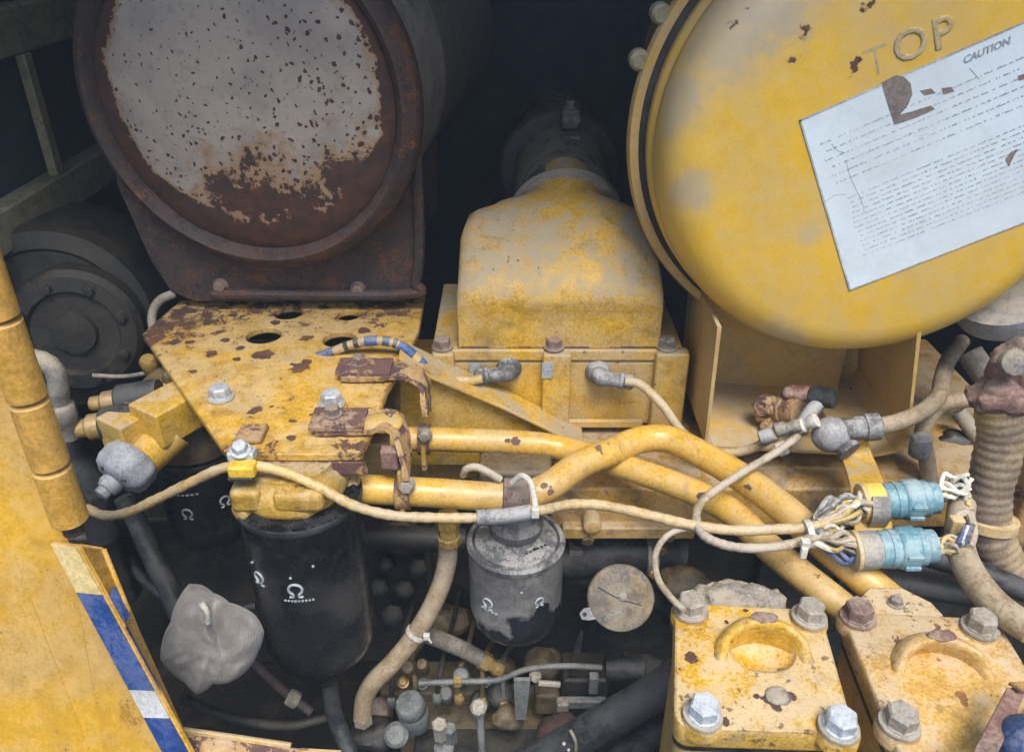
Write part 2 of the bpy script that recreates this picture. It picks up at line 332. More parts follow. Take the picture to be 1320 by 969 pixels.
def circ(c, n, r, seg=32, sx=1., sy=1., up=None, e=2., ph=0.):
    """closed loop round c, normal n; e > 2 squares it off"""
    n = V(n).normalized(); u = V((1, 0, 0)); u = (u-n*u.dot(n)).normalized(); w = n.cross(u); L = []
    for i in range(seg):
        a = 2*PI*i/seg+ph; ca, sa = math.cos(a), math.sin(a)
        k = (abs(ca)**e+abs(sa)**e)**(-1/e)
        L.append(V(c)+u*(ca*k*r*sx)+w*(sa*k*r*sy))
    return L
_cache = {}
def placed(key, maker, name, mat, parent, pos, normal, spin=0, scale=1., loc=None):
    """a copy of a shared mesh, set on a surface"""
    if (key, mat) not in _cache:
        m = MB(); maker(m); bmesh.ops.recalc_face_normals(m.bm, faces=m.bm.faces[:])
        me = bpy.data.meshes.new(name); m.bm.to_mesh(me); m.bm.free()
        for p in me.polygons: p.use_smooth = True
        me.set_sharp_from_angle(angle=math.radians(30)); me.materials.append(MT[mat]); _cache[(key, mat)] = me
    o = bpy.data.objects.new(name, _cache[(key, mat)]); COL.objects.link(o); o.parent = parent
    o.rotation_mode = 'QUATERNION'; o.rotation_quaternion = V((0, 0, 1)).rotation_difference(V(normal).normalized()) @ Quaternion((0, 0, 1), spin)
    o.location = V(pos)-root_loc(parent); o.scale = (scale,)*3
    return o
def hexhead(m):
    prof = [(1, 0), (1, .95), (.86, 1.12), (.5, 1.15)]
    m.lathe(prof, (0, 0, 0), (0, 0, 1), 6, (True, True))
    m.lathe([(1.02, .02), (1.02, .12), (.97, .14)], (0, 0, 0), (0, 0, 1), 20)
def washer(m): m.lathe([(1.26, -.02), (1.3, .1), (1.27, .22), (.9, .26)], (0, 0, 0), (0, 0, 1), 28)
def bolt(parent, pos, normal=(0, 0, 1), r=.011, mat='zinc', wmat=None, spin=None, wash=True):
    spin = random.uniform(0, 1) if spin is None else spin; n = V(normal).normalized(); pos = V(pos)
    b = placed('hexhead', hexhead, 'bolt', mat, parent, pos+n*(r*.2 if wash else 0), n, spin, r)
    if wash:
        w = placed('washer', washer, 'washer', wmat or mat, parent, pos, n, spin, r)
        w.parent = b; w.location = (0, 0, -.2); w.rotation_quaternion = (1, 0, 0, 0); w.scale = (1, 1, 1)
    return b
def bool_cut(o, cutter_mb):
    c = cutter_mb.build('cutter', 'dark', loc=(0, 0, 0))
    m = o.modifiers.new('cut', 'BOOLEAN'); m.object = c; m.operation = 'DIFFERENCE'; m.solver = 'EXACT'
    bpy.context.view_layer.update()
    dg = bpy.context.evaluated_depsgraph_get(); me = bpy.data.meshes.new_from_object(o.evaluated_get(dg))
    old = o.data; o.modifiers.clear(); o.data = me; me.name = old.name
    for p in me.polygons: p.use_smooth = True
    me.set_sharp_from_angle(angle=math.radians(35)); bpy.data.objects.remove(c)
    return o
def clampband(parent, p, d, r, w=.006, mat='steel_dirty', name='clamp'):
    d = V(d).normalized(); return MB().lathe([(r, -w), (r+.0025, -w), (r+.0025, w), (r, w)], p, d, 28).build(name, mat, parent)
def zround(p, z): return V((p.x, p.y, z))

# ================================================================== THE BAY
struct(MB().box((0, .95, -.06), (2.2, 1.9, .04)).build('floor', 'dark_floor'))
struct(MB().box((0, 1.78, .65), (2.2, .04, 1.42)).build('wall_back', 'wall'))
struct(MB().box((.09, 1.175, 1.39), (1.81, 1.25, .03)).build('roof', 'wall'))  # unseen hood panel; its front edge is set to shade the upper bay
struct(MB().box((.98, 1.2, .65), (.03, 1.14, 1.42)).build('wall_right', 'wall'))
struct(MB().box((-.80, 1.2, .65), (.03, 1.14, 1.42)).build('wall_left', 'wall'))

# side frame of the bay behind the muffler
T = thing('bay_side_frame', 'grimy olive steel frame with beams and post left of the muffler', 'frame', (-.70, 1.2, .3))
MB().prism([(-.665, .86, .60), (-.70, .86, .60), (-.70, .86, .655), (-.665, .86, .655)], (0, .75, 0)).build('lower_beam', 'frame', T, .004)
MB().prism([(-.665, .86, .825), (-.70, .86, .825), (-.70, .86, .885), (-.665, .86, .885)], (0, .75, 0)).build('upper_beam', 'frame', T, .004)
MB().box((-.672, 1.19, .74), (.014, .02, .168)).build('post', 'frame', T, .002)
MB().box((-.70, 1.2, .74), (.006, .66, .168)).build('panel', 'wall', T)
MB().box((-.70, 1.2, 1.0), (.006, .66, .228)).build('panel', 'wall', T)

# ================================================================== MUFFLER AND ITS SADDLE
mc = V((-.306, .95, .806)); mr = .202
MT['muffler_face'] = muffler_face_material(mc, mr)
MA = V((.13, 1, .01)).normalized()
T = thing('muffler', 'large round muffler with flaking grey paint and rusted rim', 'muffler', (mc.x, 1.2, mc.z-mr))
MB().lathe([(.187, .05), (.188, .2), (.191, .21), (.191, .225), (.188, .235), (.188, .66), (.15, .70)], mc, MA, 96).build('body', weathered('muffler_body_paint', (.22, .205, .19), (.15, .135, .125), .6, dust=.55, dustcol=(.32, .30, .27), rust=.36, rscale=18, grime=.3, bump=.35), T)
MB().lathe([(.176, .012), (.181, .000), (.187, -.005), (.193, -.002), (.196, .004), (.199, .006), (.203, .012), (.204, .03), (.199, .038), (.19, .04), (.185, .055), (.17, .055)], mc, MA, 112, (False, False)).build('rim', 'rust', T)
MB().lathe([(.001, -.012), (.05, -.011), (.10, -.008), (.14, -.003), (.164, .003), (.176, .010), (.179, .02)], mc, MA, 96).build('end_cap', MT['muffler_face'], T)
T = thing('muffler_saddle', 'dark rusted steel saddle carrying the muffler on the yellow plate', 'bracket', (-.29, 1.1, .54))
xs0, xs1, zt, zb = -.475, -.122, .70, .541
pts = [(xs0-.015, zt), (xs0+.004, .60), (xs0+.022, .555), (xs0+.05, zb), (xs1-.02, zb), (xs1-.004, .553), (xs1, .58), (xs1+.004, zt+.04)]
arc = [(mc.x+.187*math.cos(a), mc.z+.187*math.sin(a)) for a in [math.radians(-18-i*6.0) for i in range(25)]]
MB().prism([(x, .992, z) for x, z in pts+arc], (0, .012, 0)).build('front_plate', 'rust', T, .003)
MB().prism([(x, 1.30, z) for x, z in pts+arc], (0, .012, 0)).build('rear_plate', 'rust', T, .003)
MB().box((-.29, 1.15, .5455), (.30, .29, .008)).build('base', 'rust', T, .002)
MB().tube([(xs1+.006, .985, .75), (xs1+.004, .985, .63), (xs1-.004, .985, .575), (xs1-.02, .985, .556), (xs0+.08, .985, .556)], .007, 8).build('lip', 'rust', T)
for px, py in ((285, 368), (462, 372)): bolt(T, at(px, py, .992), (0, -1, 0), .008, 'bolt_rusty')

# ================================================================== AIR CLEANER
ac = V((.376, .80, .785))
cov_spots = [(at(px, py, .80), r) for px, py, r in ((912, 30, .008), (940, 22, .010), (952, 10, .009), (1035, 40, .008), (1022, 75, .0075), (1012, 78, .005), (1098, 85, .008), (1103, 77, .007), (1092, 95, .006), (1118, 4, .008), (1024, 293, .004), (1032, 296, .004), (1015, 294, .003), (1016, 247, .003), (1013, 257, .0025), (1007, 131, .003), (995, 170, .0022), (957, 240, .003), (1068, 385, .002), (1060, 410, .003), (890, 90, .0035), (905, 20, .005), (1060, 326, .002))]
MT['cover'] = weathered('air_cleaner_cover_paint', (.66, .41, .035), (.60, .385, .06), .36, dust=.4, dustcol=(.42, .36, .24), rust=.02, rscale=20, speck=.03, grime=.06, bump=.04, mottle=.07, spots=cov_spots, grey=.16, gpatch=[(at(930, 20, .8), .085, .7), (at(1000, -10, .8), .06, .55), (at(893, 248, .8), .032, .65), (at(865, 130, .82), .05, .65), (at(1040, 300, .8), .02, .5), (at(1000, 440, .81), .05, .5)], spotcol=None, offs=2.2)
T = thing('air_cleaner', 'large round yellow air cleaner with white caution label', 'air cleaner', (ac.x, 1.1, ac.z-.245))
MB().lathe([(.23, .112), (.22, .125), (.165, .14), (.165, .60), (.12, .64)], ac, (0, 1, 0), 96).build('body', 'yellow_shade', T)
MB().lathe([(.238, .100), (.2385, .0955), (.2475, .096), (.250, .102), (.250, .108), (.2475, .114), (.243, .117), (.226, .117)], ac, (0, 1, 0), 128, (False, False)).build('flange_ring', 'yellow_tray', T)
MB().lathe([(.001, -.006), (.10, -.006), (.185, -.0055), (.198, -.003), (.209, .002), (.2175, .010), (.2235, .021), (.2270, .036), (.2280, .046), (.2285, .058), (.226, .062), (.226, .066), (.231, .070), (.232, .088), (.228, .092), (.206, .093), (.206, .1)], ac, (0, 1, 0), 128).build('cover', MT['cover'], T, ang=60)
MB().lathe([(.20, .099), (.2385, .099), (.2385, .104), (.20, .104)], ac, (0, 1, 0), 96, (False, False)).build('dark_joint', 'rubber', T)  # black ring stands in for the shade of the groove behind the cover
for k, (px, py) in enumerate(((818, 18), (812, 78))):
    an = math.radians((28, 17)[k]); p = ac+V((-.253*math.cos(an), .112, .253*math.sin(an)))
    MB().lathe([(.008, -.014), (.011, -.01), (.011, .01), (.008, .014)], p, (0, 1, 0), 12).build('clamp_nut', 'frame', T, .001)
# label: flat printed plate on the cover
fy = .7940
def lab(u, v):      # label frame: u to the right, v down the label
    o, a, b = LB
    return o + a*u + b*v
c0, c1, c2 = at(1030, 155, fy), at(1320, 28, fy), at(1098, 373, fy)
ea = (c1-c0).normalized(); eb = (c2-c0); eb = eb-ea*eb.dot(ea)*.55
LH = eb.length; eb.normalize(); LB = (c0, ea, eb); LW = .32
label = MB().prism([lab(0, 0), lab(LW, 0), lab(LW, LH), lab(0, LH)], (0, -.0008, 0)).build('caution_label', weathered('white_label_film', (.60, .70, .78), (.55, .64, .70), .4, dust=.2, dustcol=(.45, .43, .38), rust=.0, grime=.10, bump=.02, speck=.02, mottle=.06), T)
bd = MB()
for (u0, v0, u1, v1) in ((0, 0, LW, .0016), (0, LH-.0014, LW, LH), (0, 0, .0016, LH)):
    bd.prism([lab(u0, v0), lab(u1, v0), lab(u1, v1), lab(u0, v1)], (0, -.0011, 0))
bd.build('label_border', 'print', label)
tx = MB(); rnd = random.Random(3)
def textline(v, u0, u1, h=.0016, dens=.9):
    u = u0
    while u < u1:
        wlen = rnd.uniform(.004, .014); e = u+wlen
        while u < e and u < u1:
            cw = rnd.uniform(.0009, .0016)
            if rnd.random() < dens:
                hh = h*rnd.uniform(.55, 1.15)
                tx.prism([lab(u, v+h-hh), lab(u+cw*.75, v+h-hh), lab(u+cw*.75, v+h), lab(u, v+h)], (0, -.00095, 0))
            u += cw
        u += .0022
for k in range(6): textline(.030+k*.0088, .012+(.004 if k % 2 else 0), .255-.02*rnd.random(), .0019, .8)
for k in range(13): textline(.094+k*.0056, .022+.004*rnd.random(), .27-.03*rnd.random(), .0017, .82)
tx.build('printed_text', 'print', label)
def text_mesh(body, size, origin, ax_u, ax_v, extr, name, mat, parent, shear=0, bevel=0., rnd_bevel=0.):
    cu = bpy.data.curves.new(name, 'FONT'); cu.body = body; cu.size = size; cu.extrude = extr; cu.shear = shear; cu.offset = bevel; cu.bevel_depth = rnd_bevel; cu.resolution_u = 3
    o = bpy.data.objects.new('tmp', cu); COL.objects.link(o); bpy.context.view_layer.update()
    me = bpy.data.meshes.new_from_object(o.evaluated_get(bpy.context.evaluated_depsgraph_get())); bpy.data.objects.remove(o)
    n = ax_u.cross(ax_v).normalized(); L = root_loc(parent)
    for v in me.vertices: v.co = origin + ax_u*v.co.x + ax_v*v.co.y + n*v.co.z - L
    me.materials.clear(); me.materials.append(MT[mat] if isinstance(mat, str) else mat); me.name = name
    ob = bpy.data.objects.new(name, me); COL.objects.link(ob); ob.parent = parent; return ob
text_mesh('CAUTION', .0092, lab(.150, .0135)+V((0, -.0012, 0)), ea, -eb, .0003, 'caution_word', 'print', label, .25, .00015)
MT['rubbed'] = weathered('rubbed_letter_paint', (.50, .36, .13), (.40, .32, .19), .5, dust=.2, rust=.3, rscale=60, rustcol=(.3, .26, .2), rustcol2=(.26, .23, .19), grime=.2, bump=.1)
MT['torn'] = weathered('bare_primer', (.20, .165, .16), (.15, .125, .125), .7, dust=.3, rust=.2, rscale=80, grime=.3, bump=.3)
cu_u = (at(1240, 38, fy)-at(1150, 72, fy)).normalized(); cu_v = V((0, -1, 0)).cross(cu_u).normalized(); cu_v = -cu_v if cu_v.z < 0 else cu_v
for chs, px, py in (('T', 1116, 104), ('O', 1153, 84), ('P', 1203, 66)):
    text_mesh(chs, .039, at(px, py, fy)+V((0, .0023 if chs == 'T' else .0008, 0)), cu_u, cu_v, .0008, 'embossed_letter', 'rubbed', T, 0, -.0006, .0015)
def patch(pxs, name='torn_patch'):
    MB().prism([at(x, y, fy-.0008) for x, y in pxs], (0, -.0004, 0)).build(name, 'torn', label)
patch([(1136, 107), (1155, 97), (1165, 99), (1174, 108), (1176, 122), (1170, 136), (1160, 148), (1178, 143), (1200, 136), (1205, 141), (1180, 152), (1153, 161), (1146, 140)])
patch([(1186, 117), (1200, 114), (1206, 120), (1192, 123)]); patch([(1214, 114), (1226, 112), (1230, 118), (1216, 122)]); patch([(1296, 205), (1303, 196), (1312, 192), (1306, 203), (1300, 215)])
patch([(1312, 98), (1330, 92), (1332, 98), (1314, 104)])
for pts_ in (((1072, 186), (1080, 194), (1090, 197)), ((1090, 206), (1098, 232), (1112, 262), (1114, 275)), ((1060, 262), (1076, 252), (1090, 250)), ((1183, 176), (1196, 172)), ((1250, 88), (1262, 102))):
    MB().tube([at(x_, y_, fy-.0009) for x_, y_ in pts_], .0003, 5, 5).build('scratch', 'print', label)
# drain cup under the air cleaner on the right
p = at(1292, 408, .86)
T = thing('dust_cup', 'pale grey rounded dust cup under the yellow air cleaner', 'cup', p-V((0, 0, .03)))
MB().lathe([(.001, -.004), (.035, -.003), (.047, .003), (.051, .012), (.051, .03)], p, (-.35, -.15, .92), 48).build('cup', 'grey_plastic', T)

# ================================================================== TRAY UNDER THE AIR CLEANER
T = thing('air_cleaner_tray', 'yellow folded steel tray bracket below the air cleaner', 'bracket', (.35, .88, .43))
zf = .442
a0, a1 = at(928, 400, .80), at(915, 572, .80); b0, b1 = at(1176, 450, .80), at(1166, 592, .80)
pf = [V((a0.x, .80, .60)), V((a0.x+.004, .80, zf+.004)), V((a0.x+.012, .80, zf-.003)), V((b1.x-.035, .80, zf-.016)), V((b1.x-.012, .80, zf-.010)), V((b1.x-.002, .80, zf+.012)), V((b0.x+.004, .80, .60))]
def thick(pf, th, d):
    outer = [p.copy() for p in pf]; c = sum(pf, V())/len(pf); c.z += .05
    inner = [p+(c-p).normalized()*th for p in pf]; inner[0] = pf[0]+V((th, 0, 0)); inner[-1] = pf[-1]-V((th, 0, 0))
    m = MB()
    for i in range(len(pf)-1):
        m.loft([[outer[i], outer[i+1], inner[i+1], inner[i]], [q+V((0, d, 0)) for q in (outer[i], outer[i+1], inner[i+1], inner[i])]])
    return m
thick(pf, .0045, .16).build('channel', 'yellow_tray', T)
MB().box(((a0.x+b0.x)/2, .955, .52), (b0.x-a0.x-.004, .005, .18)).build('back_plate', 'yellow_tray', T)
MB().tube([at(1118, 440, .945), at(1118, 468, .945), at(1112, 490, .945), at(1085, 508, .945)], .0018, 6, 4).build('seam', 'dark', T)

# ================================================================== INTAKE HOUSING
T = thing('intake_housing', 'boxy yellow cast intake housing below a dark rubber elbow', 'housing', (.06, 1.0, .41))
def rect(x0, x1, y0, y1, z, e=7, dz=0): return circ(((x0+x1)/2, (y0+y1)/2, z), (0, 0, 1), 1, 48, (x1-x0)/2, (y1-y0)/2, e=e)
x0, x1 = -.096, .209
MB().box((.0565, .985, .463), (x1-x0, .20, .094)).build('base_block', 'yellow_cast', T, .005)
MB().box((.0565, .985, .519), (x1-x0+.006, .205, .016)).build('flange', 'yellow_cast', T, .003)
hood = MB(); N = V((0, .93, .36))
def arch(Y, w, zt, e, zb=.528, n=40, cx=.0575):
    L = []
    for i in range(n+1):
        a_ = PI*i/n; ca, sa = math.cos(a_), math.sin(a_); k = (abs(ca)**e+abs(sa)**e)**(-1/e)
        L.append(V((cx+w*ca*k, Y+.10*(zt-.60)*0, zb+(zt-zb)*sa*k)))
    return L
hood.loft([arch(.889, .120, .578, 14), arch(.886, .1235, .586, 14), arch(.887, .124, .597, 14), arch(.894, .124, .611, 14), arch(.907, .1235, .624, 14), arch(.928, .1235, .640, 14), arch(.962, .1225, .662, 14), arch(.990, .119, .672, 11, cx=.058), arch(1.02, .107, .677, 5, cx=.062),
           arch(1.05, .092, .678, 3, cx=.068), arch(1.075, .080, .687, 2.3, cx=.073), arch(1.10, .077, .692, 2.05, cx=.075), arch(1.13, .076, .699, 2, cx=.075)], (True, True))
hood.rough(.001, 25).build('hood', 'yellow_cast', T, ang=60)
MB().lathe([(.07, -.007), (.0805, -.006), (.0805, .007), (.07, .008)], (.075, 1.105, .618), N, 56).build('hose_clamp', 'bolt_dusty', T)
# ribs, bosses, corner lugs and their bolts on the front
yf = .884
for px0, px1 in ((700, 732),):
    p0, p1 = at(px0, 425, yf), at(px1, 550, yf); MB().box(((p0.x+p1.x)/2, yf-.004, .470), (p1.x-p0.x, .018, .112)).build('rib', 'yellow_cast', T, .003)
for px0, px1 in ((556, 590), (846, 876)):
    p0, p1 = at(px0, 440, yf), at(px1, 550, yf); MB().box(((p0.x+p1.x)/2, yf-.002, .470), (p1.x-p0.x, .02, .114)).build('corner_lug', 'yellow_cast', T, .004)
for px, py, m in ((570, 440, 'bolt_rusty'), (714, 440, 'bolt_rusty'), (860, 443, 'steel_dirty')): bolt(T, zround(at(px, py, yf+.004), .5275), (0, 0, 1), .0105, m)
MB().lathe([(.011, 0), (.0085, .004), (.004, .006)], at(725, 270, 1.01), (0, -.5, .86), 12).build('casting_boss', 'rust_yellow', T)
MB().box(at(778, 543, yf)+V((0, -.004, 0)), (.10, .008, .012)).build('lower_ledge', 'yellow_cast', T, .003)
for i, (px, py) in enumerate(((612, 475), (700, 470))):
    MB().box(at(px if i == 0 else 705, py, yf)+V((0, -.006 if i == 0 else -.014, 0)), (.013, .0012, .022)).build('worn_mark', 'knob', T)
# rubber elbow going up and back
T = thing('rubber_elbow', 'dark rubber intake elbow with clamp behind the yellow housing', 'hose', (.075, 1.3, .7))
MB().tube([(.075, 1.10, .612), (.075, 1.15, .620), (.076, 1.25, .626), (.078, 1.38, .630), (.08, 1.6, .63)], .0735, 40, 8).build('elbow', weathered('dusty_elbow_rubber', (.03, .034, .036), (.05, .05, .046), .65, dust=.8, dustcol=(.20, .185, .15), grime=.2, bump=.2), T)
MB().lathe([(.07, 0), (.094, .004), (.098, .012), (.094, .03), (.07, .034)], (.077, 1.30, .628), (0, 1, .03), 56).build('collar', 'rubber', T)
p = at(735, 152, 1.28)
MB().box(p, (.028, .03, .03)).build('clamp_block', 'pump_grey', T, .004); bolt(T, p+V((0, 0, .015)), (0, 0, 1), .008, 'steel_dirty')
MB().box(p+V((0, -.03, -.035)), (.03, .03, .035)).build('clamp_lug', 'pump_grey', T, .004)
bolt(T, p+V((-.007, -.016, 0)), (0, -1, 0), .005, 'steel_dirty'); bolt(T, p+V((.009, -.016, 0)), (0, -1, 0), .005, 'steel_dirty')

# ================================================================== ENGINE BLOCK AND HEAD
T = thing('engine_block', 'oil blackened engine block at the back of the bay', 'engine', (.1, 1.05, -.04))
MB().box((.12, 1.06, .13), (1.1, .34, .34)).build('crankcase', 'dark', T, .006)
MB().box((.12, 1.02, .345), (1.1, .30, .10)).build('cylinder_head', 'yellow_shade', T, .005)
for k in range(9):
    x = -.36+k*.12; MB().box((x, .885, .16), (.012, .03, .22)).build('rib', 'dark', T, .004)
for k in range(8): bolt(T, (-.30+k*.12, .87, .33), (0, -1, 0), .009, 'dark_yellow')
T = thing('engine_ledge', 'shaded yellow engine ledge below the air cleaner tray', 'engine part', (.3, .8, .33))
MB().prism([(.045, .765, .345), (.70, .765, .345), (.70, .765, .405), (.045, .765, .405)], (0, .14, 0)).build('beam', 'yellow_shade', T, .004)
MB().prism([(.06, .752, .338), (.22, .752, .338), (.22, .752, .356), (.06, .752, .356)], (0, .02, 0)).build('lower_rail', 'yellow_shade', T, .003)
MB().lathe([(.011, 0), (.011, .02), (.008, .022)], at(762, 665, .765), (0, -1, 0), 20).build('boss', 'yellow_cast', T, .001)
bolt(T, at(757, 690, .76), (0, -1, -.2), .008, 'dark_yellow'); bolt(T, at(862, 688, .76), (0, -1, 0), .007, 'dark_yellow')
# gusset sloping down to the right in front of the housing
T = thing('gusset_plate', 'yellow sloping gusset plate between mounting plate and intake housing', 'bracket', at(640, 590, .84))
g = [at(515, 458, .85), at(545, 478, .85), at(650, 522, .85), at(752, 572, .85), at(752, 600, .85), at(515, 600, .85)]
MB().prism(g, (0, .012, 0)).build('web', 'yellow', T, .002)
gt = g[:4]; MB().loft([[p+V((0, -.014, 0)) for p in gt]+[p+V((0, .03, 0)) for p in gt[::-1]], [p+V((0, -.014, .006)) for p in gt]+[p+V((0, .03, .006)) for p in gt[::-1]]]).build('top_edge', 'yellow_cast', T, .002)

# ================================================================== MOUNTING PLATE
zp = .53
plate_spots = [(az(px, py, zp+.001), r) for px, py, r in ((300, 385, .010), (250, 400, .006), (268, 415, .006), (290, 437, .006), (310, 448, .007), (272, 455, .009), (305, 462, .006), (340, 456, .012), (332, 457, .009), (385, 472, .012), (395, 465, .008), (248, 478, .005), (245, 440, .006), (270, 395, .008), (420, 395, .006), (450, 410, .006), (330, 527, .007), (326, 529, .006), (322, 562, .011), (315, 568, .008), (378, 541, .004), (402, 533, .003), (375, 563, .005), (350, 523, .003), (395, 435, .007), (300, 405, .007), (330, 400, .008), (470, 425, .008), (490, 405, .008), (500, 395, .01), (230, 405, .01), (215, 420, .012), (225, 440, .008), (370, 400, .009), (355, 415, .007))]
MT['plate'] = weathered('rust_spotted_yellow_plate', (.60, .35, .03), (.54, .335, .07), .5, dust=.36, dustcol=(.44, .36, .23), rust=.44, rscale=42, rustcol=(.12, .055, .03), rustcol2=(.06, .035, .028), speck=.3, grime=.35, bump=.35, edge=.22, spots=plate_spots, offs=6., rgrad=[(az(200, 425, zp), .10, .16), (az(300, 385, zp), .13, .12), (az(500, 390, zp), .10, .14), (az(400, 385, zp), .10, .10), (az(330, 580, zp), .06, .08), (az(460, 575, zp), .05, .12)])
T = thing('mounting_plate', 'rust spotted yellow mounting plate with oval holes and bolts', 'plate', (-.28, .85, .52))
outl = [az(px, py, zp) for px, py in ((292, 585), (183, 430), (232, 387), (548, 380), (540, 425), (520, 470), (500, 500), (486, 540), (466, 585))]
pl = MB().prism([p+V((0, 0, -.009)) for p in outl], (0, 0, .009)).build('plate', MT['plate'], T)
cut = MB()
for px, py, r in ((340, 432, .022), (438, 437, .021), (372, 403, .019), (449, 406, .015)): cut.lathe([(r, -.1), (r, .1)], az(px, py, zp), (0, 0, 1), 32)
L0 = root_loc(pl); 
for v in cut.bm.verts: pass
bpy.context.view_layer.update(); bool_cut(pl, cut)
bv = pl.modifiers.new('bevel', 'BEVEL'); bv.width = .0015; bv.segments = 2; bv.limit_method = 'ANGLE'
fl = [az(292, 585, zp), az(466, 585, zp)]
MB().prism([fl[0]+V((0, -.0005, -.0095)), fl[1]+V((0, -.0005, -.0095)), fl[1]+V((.004, -.001, -.026)), fl[0]+V((.004, -.001, -.026))], (0, .008, 0)).build('front_lip', 'rust_yellow', T, .002)
for px, py, m in ((285, 507, 'zinc'), (428, 515, 'zinc')): bolt(T, az(px, py+6, zp), (0, 0, 1), .0115, m, 'bolt_dusty')
MB().box(az(325, 562, zp)+V((0, 0, .003)), (.028, .03, .006)).build('welded_pad', 'rust_yellow', T, .002)
# strap brackets with pipe clamps
def strap(name, label, a, b, w, path, mat, loc):
    t = thing(name, label, 'bracket', loc)
    return t
T = thing('strap_bracket', 'rusty bent strap on the plate holding the upper yellow tube', 'bracket', az(500, 490, zp))
q = lambda px, py, z=zp: az(px, py, z)
e1 = [q(438, 494)+V((0, 0, .003)), q(520, 494)+V((0, 0, .003)), at(540, 500, .80), at(548, 545, .79)]
def ribbon(mb, pts, wv, th):
    P = [V(p) for p in pts]; Q = []
    E = [P[0]*2-P[1]]+P+[P[-1]*2-P[-2]]
    for i in range(1, len(E)-2):
        p0, p1, p2, p3 = E[i-1:i+3]
        for k in range(6):
            t = k/6; Q.append(.5*((2*p1)+(p2-p0)*t+(2*p0-5*p1+4*p2-p3)*t*t+(3*p1-p0-3*p2+p3)*t**3))
    Q.append(P[-1]); L = []
    for i, p in enumerate(Q):
        d = (Q[min(i+1, len(Q)-1)]-Q[max(i-1, 0)]).normalized(); w = V(wv); w = (w-d*w.dot(d)).normalized()*V(wv).length; n = d.cross(w).normalized()*th
        L.append([p-w/2, p+w/2, p+w/2+n, p-w/2+n])
    return mb.loft(L)
y1 = q(440, 485).y
ribbon(MB(), [(q(442, 486).x, y1, zp+.003), (q(480, 486).x, y1, zp+.003), (q(522, 486).x, y1, zp+.004), (q(541, 486).x, y1-.005, zp-.006), (q(545, 486).x, y1-.015, zp-.022), (q(547, 486).x, y1-.022, zp-.038)], (0, .036, 0), .006).sub(1).rough(.0016, 60).build('strap', 'strap_rust', T, .0015)
MB().box((q(472, 482).x, y1+.002, zp+.0115), (.062, .036, .005)).sub(3).rough(.0012, 70).build('pad', 'pad_rust', T, .001); bolt(T, (q(466, 480).x, y1+.004, zp+.0142), (0, 0, 1), .008, 'bolt_rusty')
TA0 = at(505, 566, .80); dA = V((1, 0, -.01))
pA = at(547, 566, .80)
clampband(T, pA, dA, .0158, .007, 'rust_pale'); bolt(T, pA+V((.003, -.016, .018)), (0, -1, .1), .007, 'steel_dirty')
MB().box(pA+V((0, -.014, -.010)), (.006, .01, .045)).build('clamp_tail', 'yellow_cast', T, .001)
T = thing('strap_bracket', 'rusty strap with yellow bulge holding the lower yellow tube', 'bracket', az(460, 560, zp))
y2 = q(440, 552).y
ribbon(MB(), [(q(412, 552).x, y2, zp+.003), (q(445, 552).x, y2, zp+.003), (q(480, 552).x, y2, zp+.004), (q(500, 552).x, y2-.003, zp+.008), (q(514, 552).x, y2-.012, zp), (q(521, 552).x, y2-.025, zp-.018), (q(523, 552).x, y2-.026, zp-.034)], (0, .036, 0), .006).sub(1).rough(.0018, 60).build('strap', 'strap_rust', T, .0015)
MB().ball(V((q(494, 552).x, y2-.002, zp+.008)), (.022, .018, .007), 3).rough(.002, 60).build('weld_bulge', 'yellow_cast', T)
MB().box((q(438, 552).x, y2, zp+.0115), (.056, .038, .005)).sub(3).rough(.0012, 70).build('pad', 'pad_rust', T, .001); bolt(T, (q(431, 548).x, y2+.004, zp+.0142), (0, 0, 1), .008, 'bolt_rusty')
MB().box((q(505, 552).x, y2-.026, zp-.018), (.018, .014, .022)).rough(.002, 80).build('rusty_lug', 'rust_pale', T, .002)
pB = at(520, 632, .685)
clampband(T, pB, (1, 0, 0), .0182, .0075, 'rust_yellow'); bolt(T, pB+V((.006, -.014, .020)), (0, -1, .1), .0075, 'bolt_dusty')
MB().box(pB+V((0, -.014, .005)), (.005, .008, .06)).build('clamp_tail', 'yellow_cast', T, .001)

# ================================================================== YELLOW TUBES
def tubething(name, label, cat, pts, r, mat, seg=16, res=10, rf=None, group=None):
    return tag(MB().tube(pts, r, seg, res, rf).build(name, mat), label, cat, group)
zA, zB = .448, .470
TA = [at(505, 566, .80), at(560, 566, .80), at(680, 571, .80), at(735, 580, .795), az(800, 600, zA), az(880, 628, zA), az(940, 658, zA), az(985, 700, zA), az(1030, 738, zA), az(1085, 782, zA-.01), az(1125, 815, .39)]
tube_spots = [(p_+(CAM-p_).normalized()*.0150, r_) for p_, r_ in ((at(665, 569, .80), .006), (at(655, 568, .80), .004), (az(770, 583, .47), .007), (az(783, 578, .47), .006), (az(761, 590, .47), .004), (az(806, 588, .47), .003), (at(701, 625, .69), .004), (at(708, 632, .69), .005), (az(960, 628, .47), .007), (at(480, 615, .685), .002), (az(905, 640, .448), .006))]
MT['yellow_tube'] = weathered('chipped_tube_paint', (.62, .37, .05), (.56, .35, .085), .26, dust=.26, rust=.27, rscale=50, speck=.15, grime=.4, bump=.08, mottle=.2, spots=tube_spots, rustcol=(.14, .085, .06), rustcol2=(.08, .05, .045))
o = tubething('upper_tube', 'yellow steel tube crossing behind to the left valve cover', 'tube', TA, .0146, 'yellow_tube', 20)
